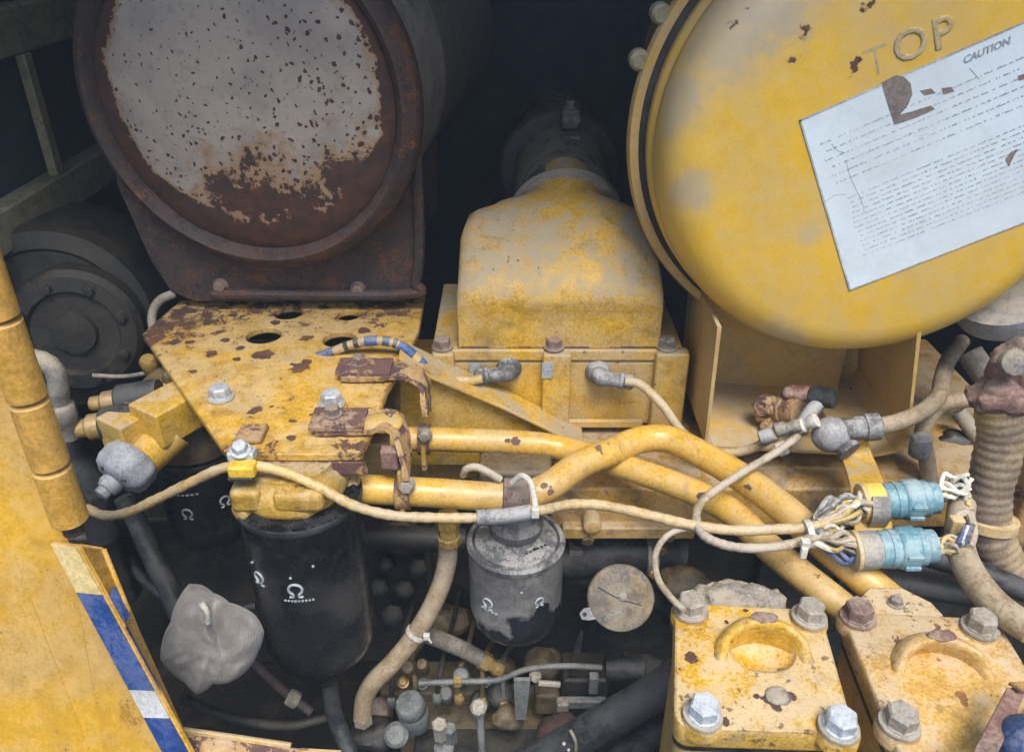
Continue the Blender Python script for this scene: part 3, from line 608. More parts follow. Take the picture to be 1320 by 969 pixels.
TB = [at(425, 628, .685), at(470, 630, .685), at(560, 635, .685), at(660, 640, .685), at(705, 628, .69), az(745, 600, zB), az(785, 583, zB), az(825, 567, zB+.001), az(862, 566, zB+.001), az(905, 586, zB), az(960, 618, zB), az(1010, 655, zB), az(1060, 700, zB-.005), az(1105, 738, zB-.012), az(1150, 775, zB-.03), az(1185, 805, .40)]
T = thing('lower_tube', 'yellow steel tube with raised bend in front of the housing', 'tube', at(700, 655, .685))
MB().tube(TB, .0157, 20, 10).build('pipe', 'yellow_tube', T)
MB().lathe([(.0168, -.014), (.0188, -.013), (.0188, .013), (.0168, .014)], at(665, 639, .685), (1, 0, -.05), 24).build('rusty_band', 'rust_pale', T)
MB().lathe([(.017, -.028), (.023, -.027), (.0235, .012), (.0205, .016), (.0205, .02), (.0175, .022)], at(440, 628, .685), (1, 0, 0), 28).build('socket', 'yellow_cast', T)
MB().lathe([(.0172, -.004), (.0185, -.0035), (.0185, .0035), (.0172, .004)], at(462, 629, .685), (1, 0, 0), 24).build('seal_ring', 'rubber_grey', T)

# ================================================================== FILTERS
def logo(parent, c, axis_r, ang, z, s, mat='logo'):
    """omega mark wrapped on the can: open ring, two feet"""
    m = MB()
    def w(u, v):
        a = ang+u/axis_r; return V((c.x+axis_r*1.004*math.sin(a), c.y-axis_r*1.004*math.cos(a), z+v))
    pts = [w(s*math.sin(a), -s*math.cos(a)) for a in [math.radians(28+i*304/16) for i in range(17)]]
    L = [w(s*1.0, -1.45*s), w(s*.42, -1.4*s)]+pts+[w(-s*.42, -1.4*s), w(-s*1.0, -1.45*s)]
    m.tube(L, s*.2, 6, 2)
    return m.build('emblem', mat, parent)
def dashline(parent, c, r, ang, z, width, mat='logo', n=9, slope=0.):
    m = MB()
    for i in range(n):
        a = ang+(i/(n-1)-.5)*width/r; h = random.uniform(.0008, .0016)
        p = V((c.x+r*math.sin(a), c.y-r*math.cos(a), z+slope*(i-n/2)))
        m.box(p, (width/n*.7, .0012, h*1.4), Matrix.Rotation(a, 3, 'Z'))
    return m.build('printed_line', mat, parent)
def scuff(parent, c, r, ang, z, w, h, mat):
    m = MB(); n = 18
    L = []
    for i in range(n):
        t = 2*PI*i/n; k = .75+.5*noise.noise(V((math.cos(t)*2, math.sin(t)*2, ang*9)))
        a = ang+w*k*math.cos(t)/r; L.append(V((c.x+r*math.sin(a), c.y-r*math.cos(a), z+h*k*math.sin(t))))
    m.bm.faces.new([m.bm.verts.new(p) for p in L]); return m
# front left
c = V((-.2175, .66, 0)); R = .0632
T = thing('oil_filter', 'tall glossy black spin-on filter under the front of the plate', 'filter', (c.x, c.y, .255))
prof = [(.001, .257), (.03, .257), (.047, .262), (.057, .272), (.0615, .288), (.0622, .35), (R-.001, .46), (R, .476), (R, .481), (.056, .484)]
MB().lathe([(r, z) for r, z in prof], (c.x, c.y, 0), (0, 0, 1), 64).build('canister', 'black', T, ang=50)
logo(T, c, .0627, .02, .409, .0068); logo(T, c, .0627, -.64, .414, .0062); dashline(T, c, .0629, .05, .3935, .028)
MB().lathe([(.0632, .475), (.0640, .477), (.0640, .482), (.0632, .4835)], (c.x, c.y, 0), (0, 0, 1), 64, (False, False)).build('rolled_seam', 'rubber', T)
for a, z in ((.35, .437), (-.02, .425), (-.75, .43)): MB().ball(V((c.x+.0632*math.sin(a), c.y-.0632*math.cos(a), z)), .0016, 1).build('paint_fleck', 'logo', T)
T = thing('filter_head', 'yellow cast filter head between the plate and the black filter', 'filter head', (c.x, c.y, .46))
MB().lathe([(.050, .483), (.0545, .485), (.0555, .490), (.053, .499), (.048, .507), (.042, .511), (.042, .519)], (c.x-.004, c.y+.008, 0), (0, 0, 1), 48).rough(.003, 34).build('dome', 'yellow_head', T, ang=60)
MB().box((c.x-.040, c.y-.030, .502), (.030, .026, .026)).build('front_boss', 'yellow_head', T, .006)
MB().box((c.x+.012, c.y-.036, .503), (.05, .022, .024)).build('front_boss', 'yellow_head', T, .008)
MB().lathe([(.022, -.03), (.022, .04)], at(432, 628, .685)-V((.02, 0, 0)), (1, 0, 0), 28).build('outlet', 'yellow_cast', T, .002)
MB().lathe([(.010, 0), (.010, .008), (.006, .010)], V((c.x-.046, c.y-.030, .485)), (-.5, -.8, 0), 20).build('plug', 'yellow_cast', T, .001)
# behind left
c2 = V((-.404, .86, 0)); R2 = .0565
T = thing('oil_filter', 'short dusty black filter in the shade left of the plate', 'filter', (c2.x, c2.y, .255))
MB().lathe([(.001, .262), (.03, .262), (.046, .266), (.053, .276), (.0558, .29), (.0565, .30), (.0555, .304), (.0565, .308), (R2, .395), (R2+.002, .40), (R2, .405), (.05, .407)], (c2.x, c2.y, 0), (0, 0, 1), 56).build('canister', 'black', T, ang=50)
logo(T, c2, .0569, -.1, .336, .0062); logo(T, c2, .0569, .75, .345, .006); dashline(T, c2, .057, -.05, .365, .03, 'logo', 6, .0006)
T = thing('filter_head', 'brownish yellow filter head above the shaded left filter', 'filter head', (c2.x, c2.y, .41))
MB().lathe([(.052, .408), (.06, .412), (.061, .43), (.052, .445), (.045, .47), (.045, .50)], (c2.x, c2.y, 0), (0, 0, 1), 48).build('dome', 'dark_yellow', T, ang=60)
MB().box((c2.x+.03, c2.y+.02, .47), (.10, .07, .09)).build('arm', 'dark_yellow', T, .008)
# middle
c3 = V((.0045, .72, 0)); R3 = .0552
T = thing('fuel_filter', 'grey dusty fuel filter with a rimmed top below the tubes', 'filter', (c3.x, c3.y, .24))
MT['fuel_can'] = weathered('half_wiped_filter_paint', (.14, .138, .14), (.18, .175, .17), .45, dust=.55, dustcol=(.27, .265, .26), grime=.1, bump=.08, grey=.3, spotcol=(.008, .011, .018), wipe=[(V((c3.x+.020, c3.y-.052, .275)), .030), (V((c3.x+.045, c3.y-.032, .262)), .030), (V((c3.x-.030, c3.y-.046, .250)), .024), (V((c3.x, c3.y-.05, .240)), .024), (V((c3.x+.03, c3.y-.046, .300)), .012), (V((c3.x-.052, c3.y-.02, .248)), .02)])
MB().lathe([(.001, .238), (.035, .238), (.047, .243), (.0535, .254), (.0548, .268), (R3, .28), (R3, .355), (R3+.0008, .36)], (c3.x, c3.y, 0), (0, 0, 1), 64).build('canister', MT['fuel_can'], T, ang=50)
MB().lathe([(R3-.002, .358), (R3+.0015, .360), (R3+.002, .366), (R3-.0005, .3695), (R3-.0045, .369), (R3-.006, .364), (R3-.006, .358)], (c3.x, c3.y, 0), (0, 0, 1), 64, (False, False)).build('rim', 'rubber_grey', T)
MB().lathe([(R3-.0058, .357), (.049, .364), (.047, .368), (.04, .371), (.001, .373)], (c3.x, c3.y, 0), (0, 0, 1), 64).build('lid', weathered('dusty_filter_lid', (.10, .11, .12), (.16, .16, .165), .6, dust=.9, dustcol=(.36, .35, .345), grime=.15, bump=.2, grey=.3), T)
logo(T, c3, .0556, -.62, .312, .006); dashline(T, c3, .0556, -.6, .30, .02, 'logo', 5); logo(T, c3, .0556, .5, .318, .005)
MB().ball(V((c3.x+.006, c3.y-.0556, .338)), .0016, 1).build('paint_fleck', 'logo', T)
MB().ball(V((c3.x+.022, c3.y-.022, .3725)), (.0025, .0025, .001), 1).build('pit', 'dark', T)
dl = MB(); 
for i in range(6): dl.box((c3.x+.012+i*.0042, c3.y-.030+i*.0028, .3728), (.003, .0018, .0008))
dl.build('stamped_mark', 'dark', T)
T = thing('fuel_filter_bracket', 'dark filter head half hidden behind the crossing tubes', 'filter head', (c3.x, c3.y+.02, .375))
MB().lathe([(.03, .374), (.032, .385), (.026, .395), (.026, .42)], (c3.x, c3.y+.01, 0), (0, 0, 1), 32).build('neck', 'filter_grey', T)
MB().box((.004, .775, .425), (.085, .05, .03)).build('body', 'dark_yellow', T, .006)

# ================================================================== VALVE COVERS
zc = .470; ROT = Matrix.Rotation(math.radians(9), 3, 'Z')
vc_spots = {0: [(az(px, py, zc+.001), r) for px, py, r in ((962, 785, .003), (937, 800, .002), (890, 845, .005), (893, 850, .004), (975, 895, .003), (1000, 905, .007), (990, 900, .006), (1012, 900, .005), (1020, 895, .004), (935, 928, .004), (1050, 800, .004))],
            1: [(az(px, py, zc+.001), r) for px, py, r in ((1208, 805, .003), (1212, 815, .003), (1222, 812, .003), (1205, 828, .003), (1245, 905, .003), (1240, 895, .004), (1160, 825, .004), (1120, 900, .004))]}
def roundpoly(cs, r, n=7):
    L = []; m = len(cs)
    for i in range(m):
        p, a_, b_ = cs[i], cs[i-1], cs[(i+1) % m]; da, db = (a_-p).normalized(), (b_-p).normalized()
        for k in range(n):
            t = k/(n-1); L.append((p+da*r)*(1-t)**2+p*(2*t*(1-t))+(p+db*r)*t*t)
    return L
def valve_cover(i, label, label2, corners, bolts, bmats, arch_, hole, mat):
    cs = [az(x, y, zc) for x, y in corners]; ctr = sum(cs, V())/4
    t = thing('rocker_housing', label2, 'housing', V((ctr.x, ctr.y, .30)))
    lp = lambda z, k, r=.016: [V((ctr.x+(p.x-ctr.x)*k, ctr.y+(p.y-ctr.y)*k, z)) for p in roundpoly(cs, r)]
    MB().loft([lp(.28, .955), lp(.436, .955), lp(.443, .945)]).build('housing', 'yellow_cast', t, ang=50)
    MB().loft([lp(.443, .985), lp(.4475, .985)]).build('dark_joint', 'dark', t)
    t = thing('valve_cover', label, 'valve cover', V((ctr.x, ctr.y, .448)))
    o = MB().loft([lp(.448, .985), lp(.451, 1.0), lp(.4655, 1.0), lp(.469, .99), lp(zc, .97)]).build('cover_plate', mat, t, ang=50)
    a0 = az(*arch_[0], zc); a1 = az(*arch_[1], zc); mid = (a0+a1)/2; wd = (a1-a0); L = wd.length
    side = V((-wd.y, wd.x, 0)).normalized()
    HH = .027 if hole else .022
    if hole:
        cut = MB(); cut.ball(mid+side*(L*.16)+V((0, 0, .004)), (L*.40, L*.30, .017), 4); bpy.context.view_layer.update(); bool_cut(o, cut)
    n = 28; rows = []
    def hoodrow(wf, off, zf, low):
        row = []
        for k in range(n+1):
            s_ = k/n*2-1; env = math.sqrt(max(0, 1-s_*s_))
            row.append(mid + wd*(s_*.5*wf) + side*(env*L*off) + V((0, 0, zf*env**.7+low)))
        return row
    for j in range(10):
        f = j/9; rows.append(hoodrow(1.22-.14*f, .66-.36*f, HH*math.sin(f*PI/2)**.8, -.001))
    rows += [hoodrow(1.05, .285, HH*.98, -.001), hoodrow(1.0, .28, HH*.90, -.001), hoodrow(.95, .285, HH*.75, -.001), hoodrow(.90, .33, HH*.45, -.001), hoodrow(.86, .38, HH*.1, -.004), hoodrow(.84, .40, 0, -.012)]
    MB().loft(rows, (False, False), False).rough(.0006, 70).build('lifting_lug', mat, t, ang=60)
    MB().ball(mid+side*(L*.36)+V((0, 0, HH*.94)), (L*.17, .006, .0022), 3).rough(.0012, 120).build('rubbed_crest', 'rust_pale', t)
    for k, ((px, py), bm_) in enumerate(zip(bolts, bmats)):
        p = az(px, py, zc)
        MB().lathe([(.0164, -.010), (.0164, -.001), (.0155, .0012), (.014, .0014)], p, (0, 0, 1), 30).build('bolt_boss', mat, t)
        bolt(t, p+V((0, 0, .002)), (random.uniform(-.05, .05), random.uniform(-.05, .05), 1), .0118, bm_, 'bolt_dusty' if bm_ != 'bolt_rusty' else bm_)
    return t
VCY = dict(rough=.55, dust=.58, dustcol=(.45, .375, .26), rscale=55, speck=.4, grime=.55, bump=.7, mottle=.35)
MT['vc0'] = weathered('left_cover_paint', (.64, .37, .008), (.58, .34, .02), rust=.38, spots=vc_spots[0], edge=.16, offs=11, **VCY)
MT['vc1'] = weathered('right_cover_paint', (.58, .34, .06), (.52, .32, .10), rust=.40, spots=vc_spots[1], edge=.16, offs=15, rustcol=(.30, .12, .025), rustcol2=(.12, .06, .04), grey=.3, **VCY)
T0 = valve_cover(0, 'bright yellow valve cover with four bolts and a yellow pocket under its lug', 'yellow rocker housing under the bright yellow valve cover', ((870, 776), (1058, 784), (1104, 946), (868, 938)), ((890, 789), (1042, 798), (905, 924), (1080, 940)), ('bolt_dusty', 'bolt_dusty', 'zinc', 'zinc'), ((932, 852), (1042, 857)), True, MT['vc0'])
MB().ball(az(1002, 898, zc)+V((0, 0, .001)), (.010, .008, .003), 3).rough(.002, 120).build('casting_scar', 'alu', T0)
T1 = valve_cover(1, 'dusty pale yellow valve cover with rust stain at right edge of view', 'yellow rocker housing under the dusty pale valve cover', ((1084, 787), (1285, 796), (1385, 960), (1160, 975)), ((1105, 798), (1262, 812), (1158, 936), (1345, 940)), ('bolt_rusty', 'bolt_dusty', 'bolt_dusty', 'bolt_dusty'), ((1162, 868), (1276, 878)), False, MT['vc1'])
tp = [az(x, y, .462) for x, y in ((1095, 790), (1118, 763), (1160, 763), (1198, 782), (1215, 800), (1180, 830))]
MB().prism(tp, (0, 0, .0065)).build('rear_tongue', MT['vc1'], T1, .002); bolt(T1, az(1154, 778, .4685), (0, 0, 1), .0055, 'steel_dirty')
# rough casting behind the left cover
o = MB().ball(az(952, 772, .458), (.042, .020, .014), 4).rough(.006, 55).rough(.002, 160).build('alloy_casting', 'alu'); tag(o, 'rough grey alloy casting peeking out behind the left valve cover', 'casting')
# rust bar, blue part bottom right
bq = [az(1298, 885, .51), az(1326, 885, .51), az(1282, 980, .51), az(1250, 975, .51)]
T = thing('rusty_bar', 'flat rusty bar lying across the right valve cover corner', 'bar', bq[3]-V((0, 0, .03)))
MB().prism([bq[0], bq[1], bq[2], bq[3]], (0, 0, -.005)).build('bar', 'rust_pale', T, .001)
MB().prism([bq[0]+V((.001, .002, 0)), bq[1]+V((.012, .004, 0)), bq[1]+V((.012, -.006, .004)), bq[0]+V((.004, -.008, .004))], (0, 0, .003)).build('bent_end', 'rust_yellow', T, .001)
MB().prism([bq[0]+V((0, 0, -.0052)), bq[0]+V((.004, .0, -.014)), bq[3]+V((.004, 0, -.014)), bq[3]+V((0, 0, -.0052))], (.004, 0, 0)).build('side', 'rust_pale', T)
o = MB().ball(az(1325, 962, .50), (.022, .022, .02), 3).build('blue_cap', 'blue_part'); tag(o, 'dark blue rounded plastic part in the bottom right corner', 'cap')

# ================================================================== LEFT: ALTERNATOR, VALVE BLOCK, PIPES
p = at(72, 415, 1.02)
T = thing('alternator', 'dark grimy round alternator in the shadow below the frame', 'alternator', p-V((0, 0, .13)))
AX = V((.18, -1, .12)).normalized()
MB().lathe([(.135, -.16), (.135, -.02), (.128, 0), (.105, .004), (.10, .0)], p, AX, 56).build('body', 'dark', T)
MB().lathe([(.088, 0), (.088, .028), (.08, .036), (.06, .038), (.056, .03), (.03, .03), (.028, .038), (.001, .04)], p+V((.035, 0, -.005)), AX, 48).build('hub', 'dark', T)
for k in range(8):
    a = k*PI/4+.3; u = AX.orthogonal().normalized(); w = AX.cross(u); bolt(T, p+V((.035, 0, -.005))+AX*.036+(u*math.cos(a)+w*math.sin(a))*.068, AX, .007, 'dark')
# solenoid valve block
T = thing('valve_block', 'yellow valve block with black coils and brass ends left of the plate', 'valve', at(200, 600, .80))
Rz = Matrix.Rotation(math.radians(-32), 3, 'Z')
MB().box(at(228, 528, .80), (.050, .085, .045), Rz).build('block', 'yellow', T, .003)
MB().box(at(190, 540, .80), (.045, .095, .042), Rz).build('block', 'yellow', T, .003)
k0, k1 = at(226, 555, .785), at(178, 598, .755)
MB().lathe([(.022, 0), (.022, .045), (.019, .05), (.019, .07)], k0, k1-k0, 32).build('barrel', 'yellow', T, .001)
for (px, py, Y), s in (((150, 545, .79), 1.), ((168, 513, .82), .85)):
    p = at(px, py, Y); d = V((-1, -.12, -.12)).normalized()
    MB().lathe([(.020*s, -.035), (.021*s, -.03), (.021*s, .012), (.018*s, .015)], p, d, 24).build('coil', 'rubber', T)
    MB().lathe([(.013*s, .01), (.0155*s, .018), (.0155*s, .03), (.011*s, .034), (.011*s, .045), (.008*s, .047)], p, d, 12).build('nut', 'brass', T)
p = at(157, 609, .735)
T = thing('drain_valve', 'chalky grey fluted knob hanging from the yellow valve block', 'knob', p-V((0, 0, .02)))
d = (V((-.45, -.75, -.35))).normalized()
m = MB(); L = []
u = d.orthogonal().normalized(); w = d.cross(u)
for r, dd in ((.020, -.028), (.028, -.024), (.0315, -.016), (.0315, -.002), (.0285, .006), (.020, .011), (.012, .012)):
    L.append([p+d*dd+(u*math.cos(2*PI*i/60)+w*math.sin(2*PI*i/60))*r*(1+(.03*math.cos(16*PI*i/60) if r > .02 else 0)) for i in range(60)])
m.loft(L).rough(.0008, 90).build('grip', 'knob', T, ang=60)
for k in range(5):
    a_ = k*2*PI/5+.4; pp = p+d*.0085+(u*math.cos(a_)+w*math.sin(a_))*.0215; MB().box(pp, (.007, .003, .004), Matrix.Rotation(a_, 3, 'Z')).build('slot', 'black_wire', T)
MB().lathe([(.0125, .010), (.0135, .018), (.011, .024), (.0085, .025), (.0085, .032), (.001, .034)], p, d, 24).build('stem_nut', 'knob', T)
# pipe elbow near the hinge
T = thing('grey_elbow', 'pale corroded elbow fitting behind the yellow hinge tube', 'fitting', at(75, 560, .78))
MB().tube([at(30, 462, .78), at(52, 464, .78), at(70, 478, .78), at(76, 505, .78), at(76, 525, .78)], .011, 14, 6).rough(.001, 120).build('elbow', 'alu', T)
MB().lathe([(.013, 0), (.016, .004), (.016, .02), (.013, .024), (.013, .045)], at(76, 520, .78), (0, 0, -1), 8).build('nut', 'alu', T)
MB().box(at(50, 490, .80), (.03, .03, .04)).rough(.002, 90).build('valve_body', 'pump_grey', T, .004)
tubething('rubber_boot', 'fat black rubber boot below the pale elbow', 'hose', [at(92, 545, .82), at(100, 590, .81), at(118, 640, .80), at(135, 690, .80)], .020, 'rubber', 18)
tubething('black_hose', 'black rubber hose running down to the cloth bundle', 'hose', [at(160, 640, .80), at(178, 675, .79), at(195, 715, .76), at(218, 760, .73), at(235, 800, .70)], .0125, 'rubber', 16)
tubething('vent_pipe', 'thin pale pipe curling beside the left edge of the plate', 'pipe', [at(225, 378, 1.0), at(205, 388, .99), at(196, 408, .98), at(200, 440, .96)], .006, 'hose_grey', 12)
tubething('thin_rod', 'thin dark metal rod passing under the alternator', 'rod', [at(120, 484, .92), at(160, 485, .92), at(205, 478, .92)], .003, 'steel_dirty', 8)
o = MB().lathe([(.009, 0), (.011, .004), (.011, .02), (.008, .024)], at(197, 478, .90), (0, -.3, .9), 12).build('small_plug', 'brass'); tag(o, 'small brass plug under the left corner of the plate', 'plug')
# oil-black clutter on the left behind the cloth
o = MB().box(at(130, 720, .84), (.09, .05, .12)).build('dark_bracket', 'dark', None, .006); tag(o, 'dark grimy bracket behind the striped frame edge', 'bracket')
tubething('steering_rod', 'thin rusty rod in the dark beside the tall black filter', 'rod', [at(318, 845, .72), at(360, 885, .70), at(402, 918, .68)], .006, 'rust', 10)
o = MB().lathe([(.009, -.008), (.011, -.005), (.011, .005), (.009, .008)], at(378, 900, .692), (1, -.2, -.5), 16).build('rod_joint', 'hose_grey'); tag(o, 'small dusty joint on the thin rusty rod', 'joint')
tubething('drain_hose', 'dark hose dropping from below the tall black filter', 'hose', [at(425, 880, .66), at(430, 915, .65), at(440, 945, .64), at(455, 980, .62)], .010, 'rubber', 14)

tubething('cable_run', 'black cable sagging in the dark behind the cloth bundle', 'cable', [at(150, 700, .84), at(200, 760, .83), at(270, 790, .83), at(330, 780, .84)], .007, 'rubber', 10)
tubething('cable_run', 'dim brown cable low in the dark gap under the cloth bundle', 'cable', [at(235, 900, .62), at(300, 925, .64), at(370, 935, .66), at(420, 925, .68)], .006, 'dark', 10)
# cloth bundle
rc = at(268, 826, .60)
outline = [(236, 757), (252, 758), (268, 768), (290, 780), (308, 786), (325, 796), (337, 815), (332, 838), (322, 858), (300, 874), (280, 876), (262, 888), (245, 874), (226, 862), (212, 848), (211, 828), (219, 803), (225, 775)]
fwd_ = (rc-CAM).normalized(); rgt = V((1, 0, 0)); upv = rgt.cross(fwd_).normalized(); kpx = (rc-CAM).length/FPX
poly = sorted(((math.atan2(-(y-826), x-268), math.hypot(x-268, y-826)*kpx*.93) for x, y in outline))
def Rphi(a):
    n_ = len(poly)
    for i in range(n_):
        a0_, r0_ = poly[i]; a1_, r1_ = poly[(i+1) % n_]
        if i == n_-1: a1_ += 2*PI
        for aa in (a, a+2*PI):
            if a0_ <= aa <= a1_:
                t_ = (aa-a0_)/(a1_-a0_); return r0_*(1-t_)+r1_*t_
    return .05
def ragf(d):
    u_, v_, w_ = d.x, d.z, d.y; rho = min(1, math.hypot(u_, v_)); a_ = math.atan2(v_, u_); R_ = Rphi(a_)
    X, Z = math.cos(a_)*R_*rho, math.sin(a_)*R_*rho; D = w_*.040
    front = max(0, -w_)
    n_ = noise.noise(V((X*25, Z*25, 3)))
    h = .016*math.exp(-((X+.022)**2+(Z-.028)**2)/.00030)                       # knot at the top left
    h += .011*math.exp(-((X-.035)**2+(Z-.002)**2)/.0006)
    h -= .012*math.exp(-((X*.93-.012+Z*.30+.004*n_)/.0065)**2)*(1 if Z < .04 else .3)   # long fold
    h -= .002*math.exp(-((Z-.012-X*.6+.005*n_)/.005)**2)*(1 if X < .0 else 0.2)
    h += .0030*math.sin(X*150+Z*80+5*n_)+.0018*math.sin(X*-110+Z*240+7*n_)+.0030*(1-2*abs(noise.noise(V((X*38+n_, Z*38, 7)))))+.0016*(1-2*abs(noise.noise(V((X*85, Z*85+n_, 2)))))+.0010*noise.fractal(V((X*160, Z*160, 1)), 1, 2, 3)
    kx, kz = X+.024, Z-.026; ka = math.atan2(kz, kx); kr = math.hypot(kx, kz)
    pl = abs(math.sin(ka*3.5+1.6*noise.noise(V((X*20, Z*20, 9)))+kr*12))
    h += .0008*(pl**.5-.6)*min(1, kr/.02)*max(0, 1-kr/.10)
    return rgt*X+upv*Z+fwd_*(D-h*front)
T = thing('cloth_bundle', 'grubby grey cloth bundle tied over a pipe end', 'cloth', rc-V((0, 0, .05)))
MB().ball(rc, 1, 6, ragf).build('cloth', 'rag', T, ang=180)
MB().tube([at(260, 777, .572), at(267, 789, .570), at(268, 802, .570)], .0028, 8, 5).rough(.0006, 200).build('fold_highlight', 'white', T)  # white strip paints a highlight along the fold
MB().tube([rc+V((.0, -.01, -.046)), rc+V((.005, -.012, -.056)), rc+V((.009, -.012, -.062))], .0007, 5, 4).build('loose_thread', 'black_wire', T)

# ================================================================== WIRING HARNESS AND SENSOR CABLES
def braided(pts, r, name, label, cat, mat, tw=26):
    return tag(MB().tube(pts, r, 12, 12, lambda t, i: r*(1+.05*math.sin(i*1.7)+.04*math.sin(i*.6))).build(name, mat), label, cat)
H1 = [at(112, 655, .70), at(135, 664, .68), at(165, 660, .66), at(200, 644, .65), at(245, 622, .64), at(288, 603, .632), at(325, 600, .632), at(365, 608, .63), at(410, 627, .625), at(455, 651, .62), at(505, 664, .62), at(560, 667, .625), at(615, 667, .63), at(655, 664, .635), at(700, 657, .64), at(735, 650, .635), at(775, 651, .63), az(830, 662, .494), az(880, 674, .494), az(940, 683, .495), az(1000, 682, .496), az(1048, 679, .497), az(1085, 668, .50)]
braided(H1, .0051, 'wiring_harness', 'long tan wiring harness sagging across the front of the engine', 'cable', 'cable')
tubething('harness_sleeve', 'dark grey sleeve on the harness in front of the fuel filter', 'sleeve', [at(614, 667, .63), at(650, 665, .634), at(690, 659, .639)], .0082, 'rubber_grey', 14)
T = thing('harness_clip', 'bright yellow clip holding the harness to the plate corner', 'clip', at(311, 605, .63)-V((0, 0, .008)))
MB().box(at(313, 604, .626), (.026, .016, .013)).build('clip', 'clip_yellow', T, .003)
MB().box(at(312, 613, .625), (.024, .014, .004)).build('clip_foot', 'black_wire', T, .001)
MB().box(at(312, 585, .64), (.026, .014, .010)).build('bolt_plate', 'zinc', T, .002); bolt(T, at(311, 581, .638), (0, -.3, .9), .0075, 'zinc')
ZW = .497
H2 = [az(1105, 690, ZW), az(1060, 690, ZW), az(1010, 703, ZW), az(960, 706, ZW), az(925, 699, ZW), az(903, 685, .495), az(898, 660, .495), az(912, 640, .495), az(955, 610, .495), at(1000, 583, .71), at(1028, 563, .74)]
braided(H2, .0043, 'sensor_lead', 'dusty grey lead looping down from the sensor to the teal plugs', 'cable', 'cable_grey')
tubething('loop_wire', 'thin tan wire looping down to the left valve cover bolt', 'cable', [az(905, 684, .486), az(880, 682, .486), az(858, 692, .486), az(845, 715, .486), az(848, 745, .486), az(865, 770, .486), az(882, 786, .486)], .0030, 'cable_grey', 10)
T = thing('cable_tie', 'white cable tie round the harness near the teal plugs', 'cable tie', at(1040, 700, .635))
MB().lathe([(.0125, -.003), (.0135, -.0028), (.0135, .0028), (.0125, .003)], az(1043, 688, ZW-.004), (1, 0, .2), 20).build('band', 'white', T)
MB().box(az(1038, 700, ZW+.008), (.008, .007, .008)).build('lock', 'white', T, .001); MB().box(az(1036, 712, ZW+.006), (.006, .004, .012)).build('tail', 'white', T, .0008)
T = thing('cable_tie', 'white plastic tie looped over the lower tube and harness', 'cable tie', at(685, 665, .63))
MB().tube([at(660, 622, .668), at(672, 613, .664), at(684, 622, .655), at(689, 645, .640), at(691, 662, .632)], .0032, 8, 6).build('band', 'white', T)
MB().box(at(690, 660, .630), (.008, .007, .012)).build('lock', 'white', T, .0015)
tubething('looped_cord', 'pale cord curled over the lower tube beside the fuel filter', 'cord', [at(597, 612, .70), at(602, 604, .695), at(615, 602, .692), at(632, 610, .69), at(645, 618, .69)], .0042, 'cable_grey', 10)
# sensor leads on the housing
T = thing('sensor_cable', 'blue and yellow banded cable arching over the plate to the left sensor', 'cable', at(520, 470, .85))
CB = [at(403, 463, .87), at(425, 455, .868), at(450, 445, .866), at(480, 439, .864), at(508, 442, .862), at(530, 455, .86), at(550, 474, .858), at(572, 487, .855), at(600, 491, .855), at(622, 488, .855)]
MB().tube(CB, .0056, 12, 10).build('cable', 'cable', T)
def seg_on(pts, i0, i1, r, name, mat, par): MB().tube(pts[i0:i1], r, 12, 6).build(name, mat, par)
def frac(pts, a, b, n=5):
    # points along the poly-curve between two fractions
    Q = []; E = [pts[0]*2-pts[1]]+pts+[pts[-1]*2-pts[-2]]; m = len(pts)-1
    for k in range(n+1):
        t = (a+(b-a)*k/n)*m; i = min(int(t), m-1); t -= i; p0, p1, p2, p3 = E[i:i+4]
        Q.append(.5*((2*p1)+(p2-p0)*t+(2*p0-5*p1+4*p2-p3)*t*t+(3*p1-p0-3*p2+p3)*t**3))
    return Q
for a, b in ((0, .14), (.30, .36), (.40, .42), (.47, .57), (.61, .69)): MB().tube(frac(CB, a, b), .0064, 12, 3).build('blue_wrap', 'blue_wire', T)
for a in (.20, .25, .385, .44): MB().tube(frac(CB, a, a+.022), .0062, 12, 3).build('dark_band', 'black_wire', T)
def sensor(label, p, d, toward):
    t = thing('sensor_plug', label, 'plug', p-V((0, 0, .02)))
    d = V(d).normalized()
    MB().lathe([(.015, -.01), (.016, -.004), (.0145, .002), (.012, .006)], p+V((0, .012, 0)), (0, -1, .1), 24).build('nut', 'rubber_grey', t)
    MB().tube([p+V((0, .012, 0)), p, p+d*.010], .0095, 14, 5).build('elbow', 'rubber_grey', t)
    MB().lathe([(.0088, 0), (.0092, .02), (.0105, .021), (.0105, .025), (.008, .027), (.0095, .029), (.0095, .036), (.007, .038)], p+d*.005, d, 20).build('boot', 'rubber_grey', t)
sensor('grey rubber sensor plug on the left of the intake housing front', at(656, 482, .868), (-1, -.1, -.02), 1)
sensor('grey rubber sensor plug on the right of the intake housing front', at(772, 487, .868), (1, -.15, -.06), 1)
tubething('sensor_lead', 'yellow lead curving from right housing plug to the sensor cluster', 'cable', [at(806, 491, .855), at(826, 496, .85), at(852, 520, .83), at(878, 555, .81), at(905, 578, .795), at(940, 584, .785), at(972, 577, .775), at(995, 563, .765), at(1012, 552, .765)], .0056, 'cable', 12)

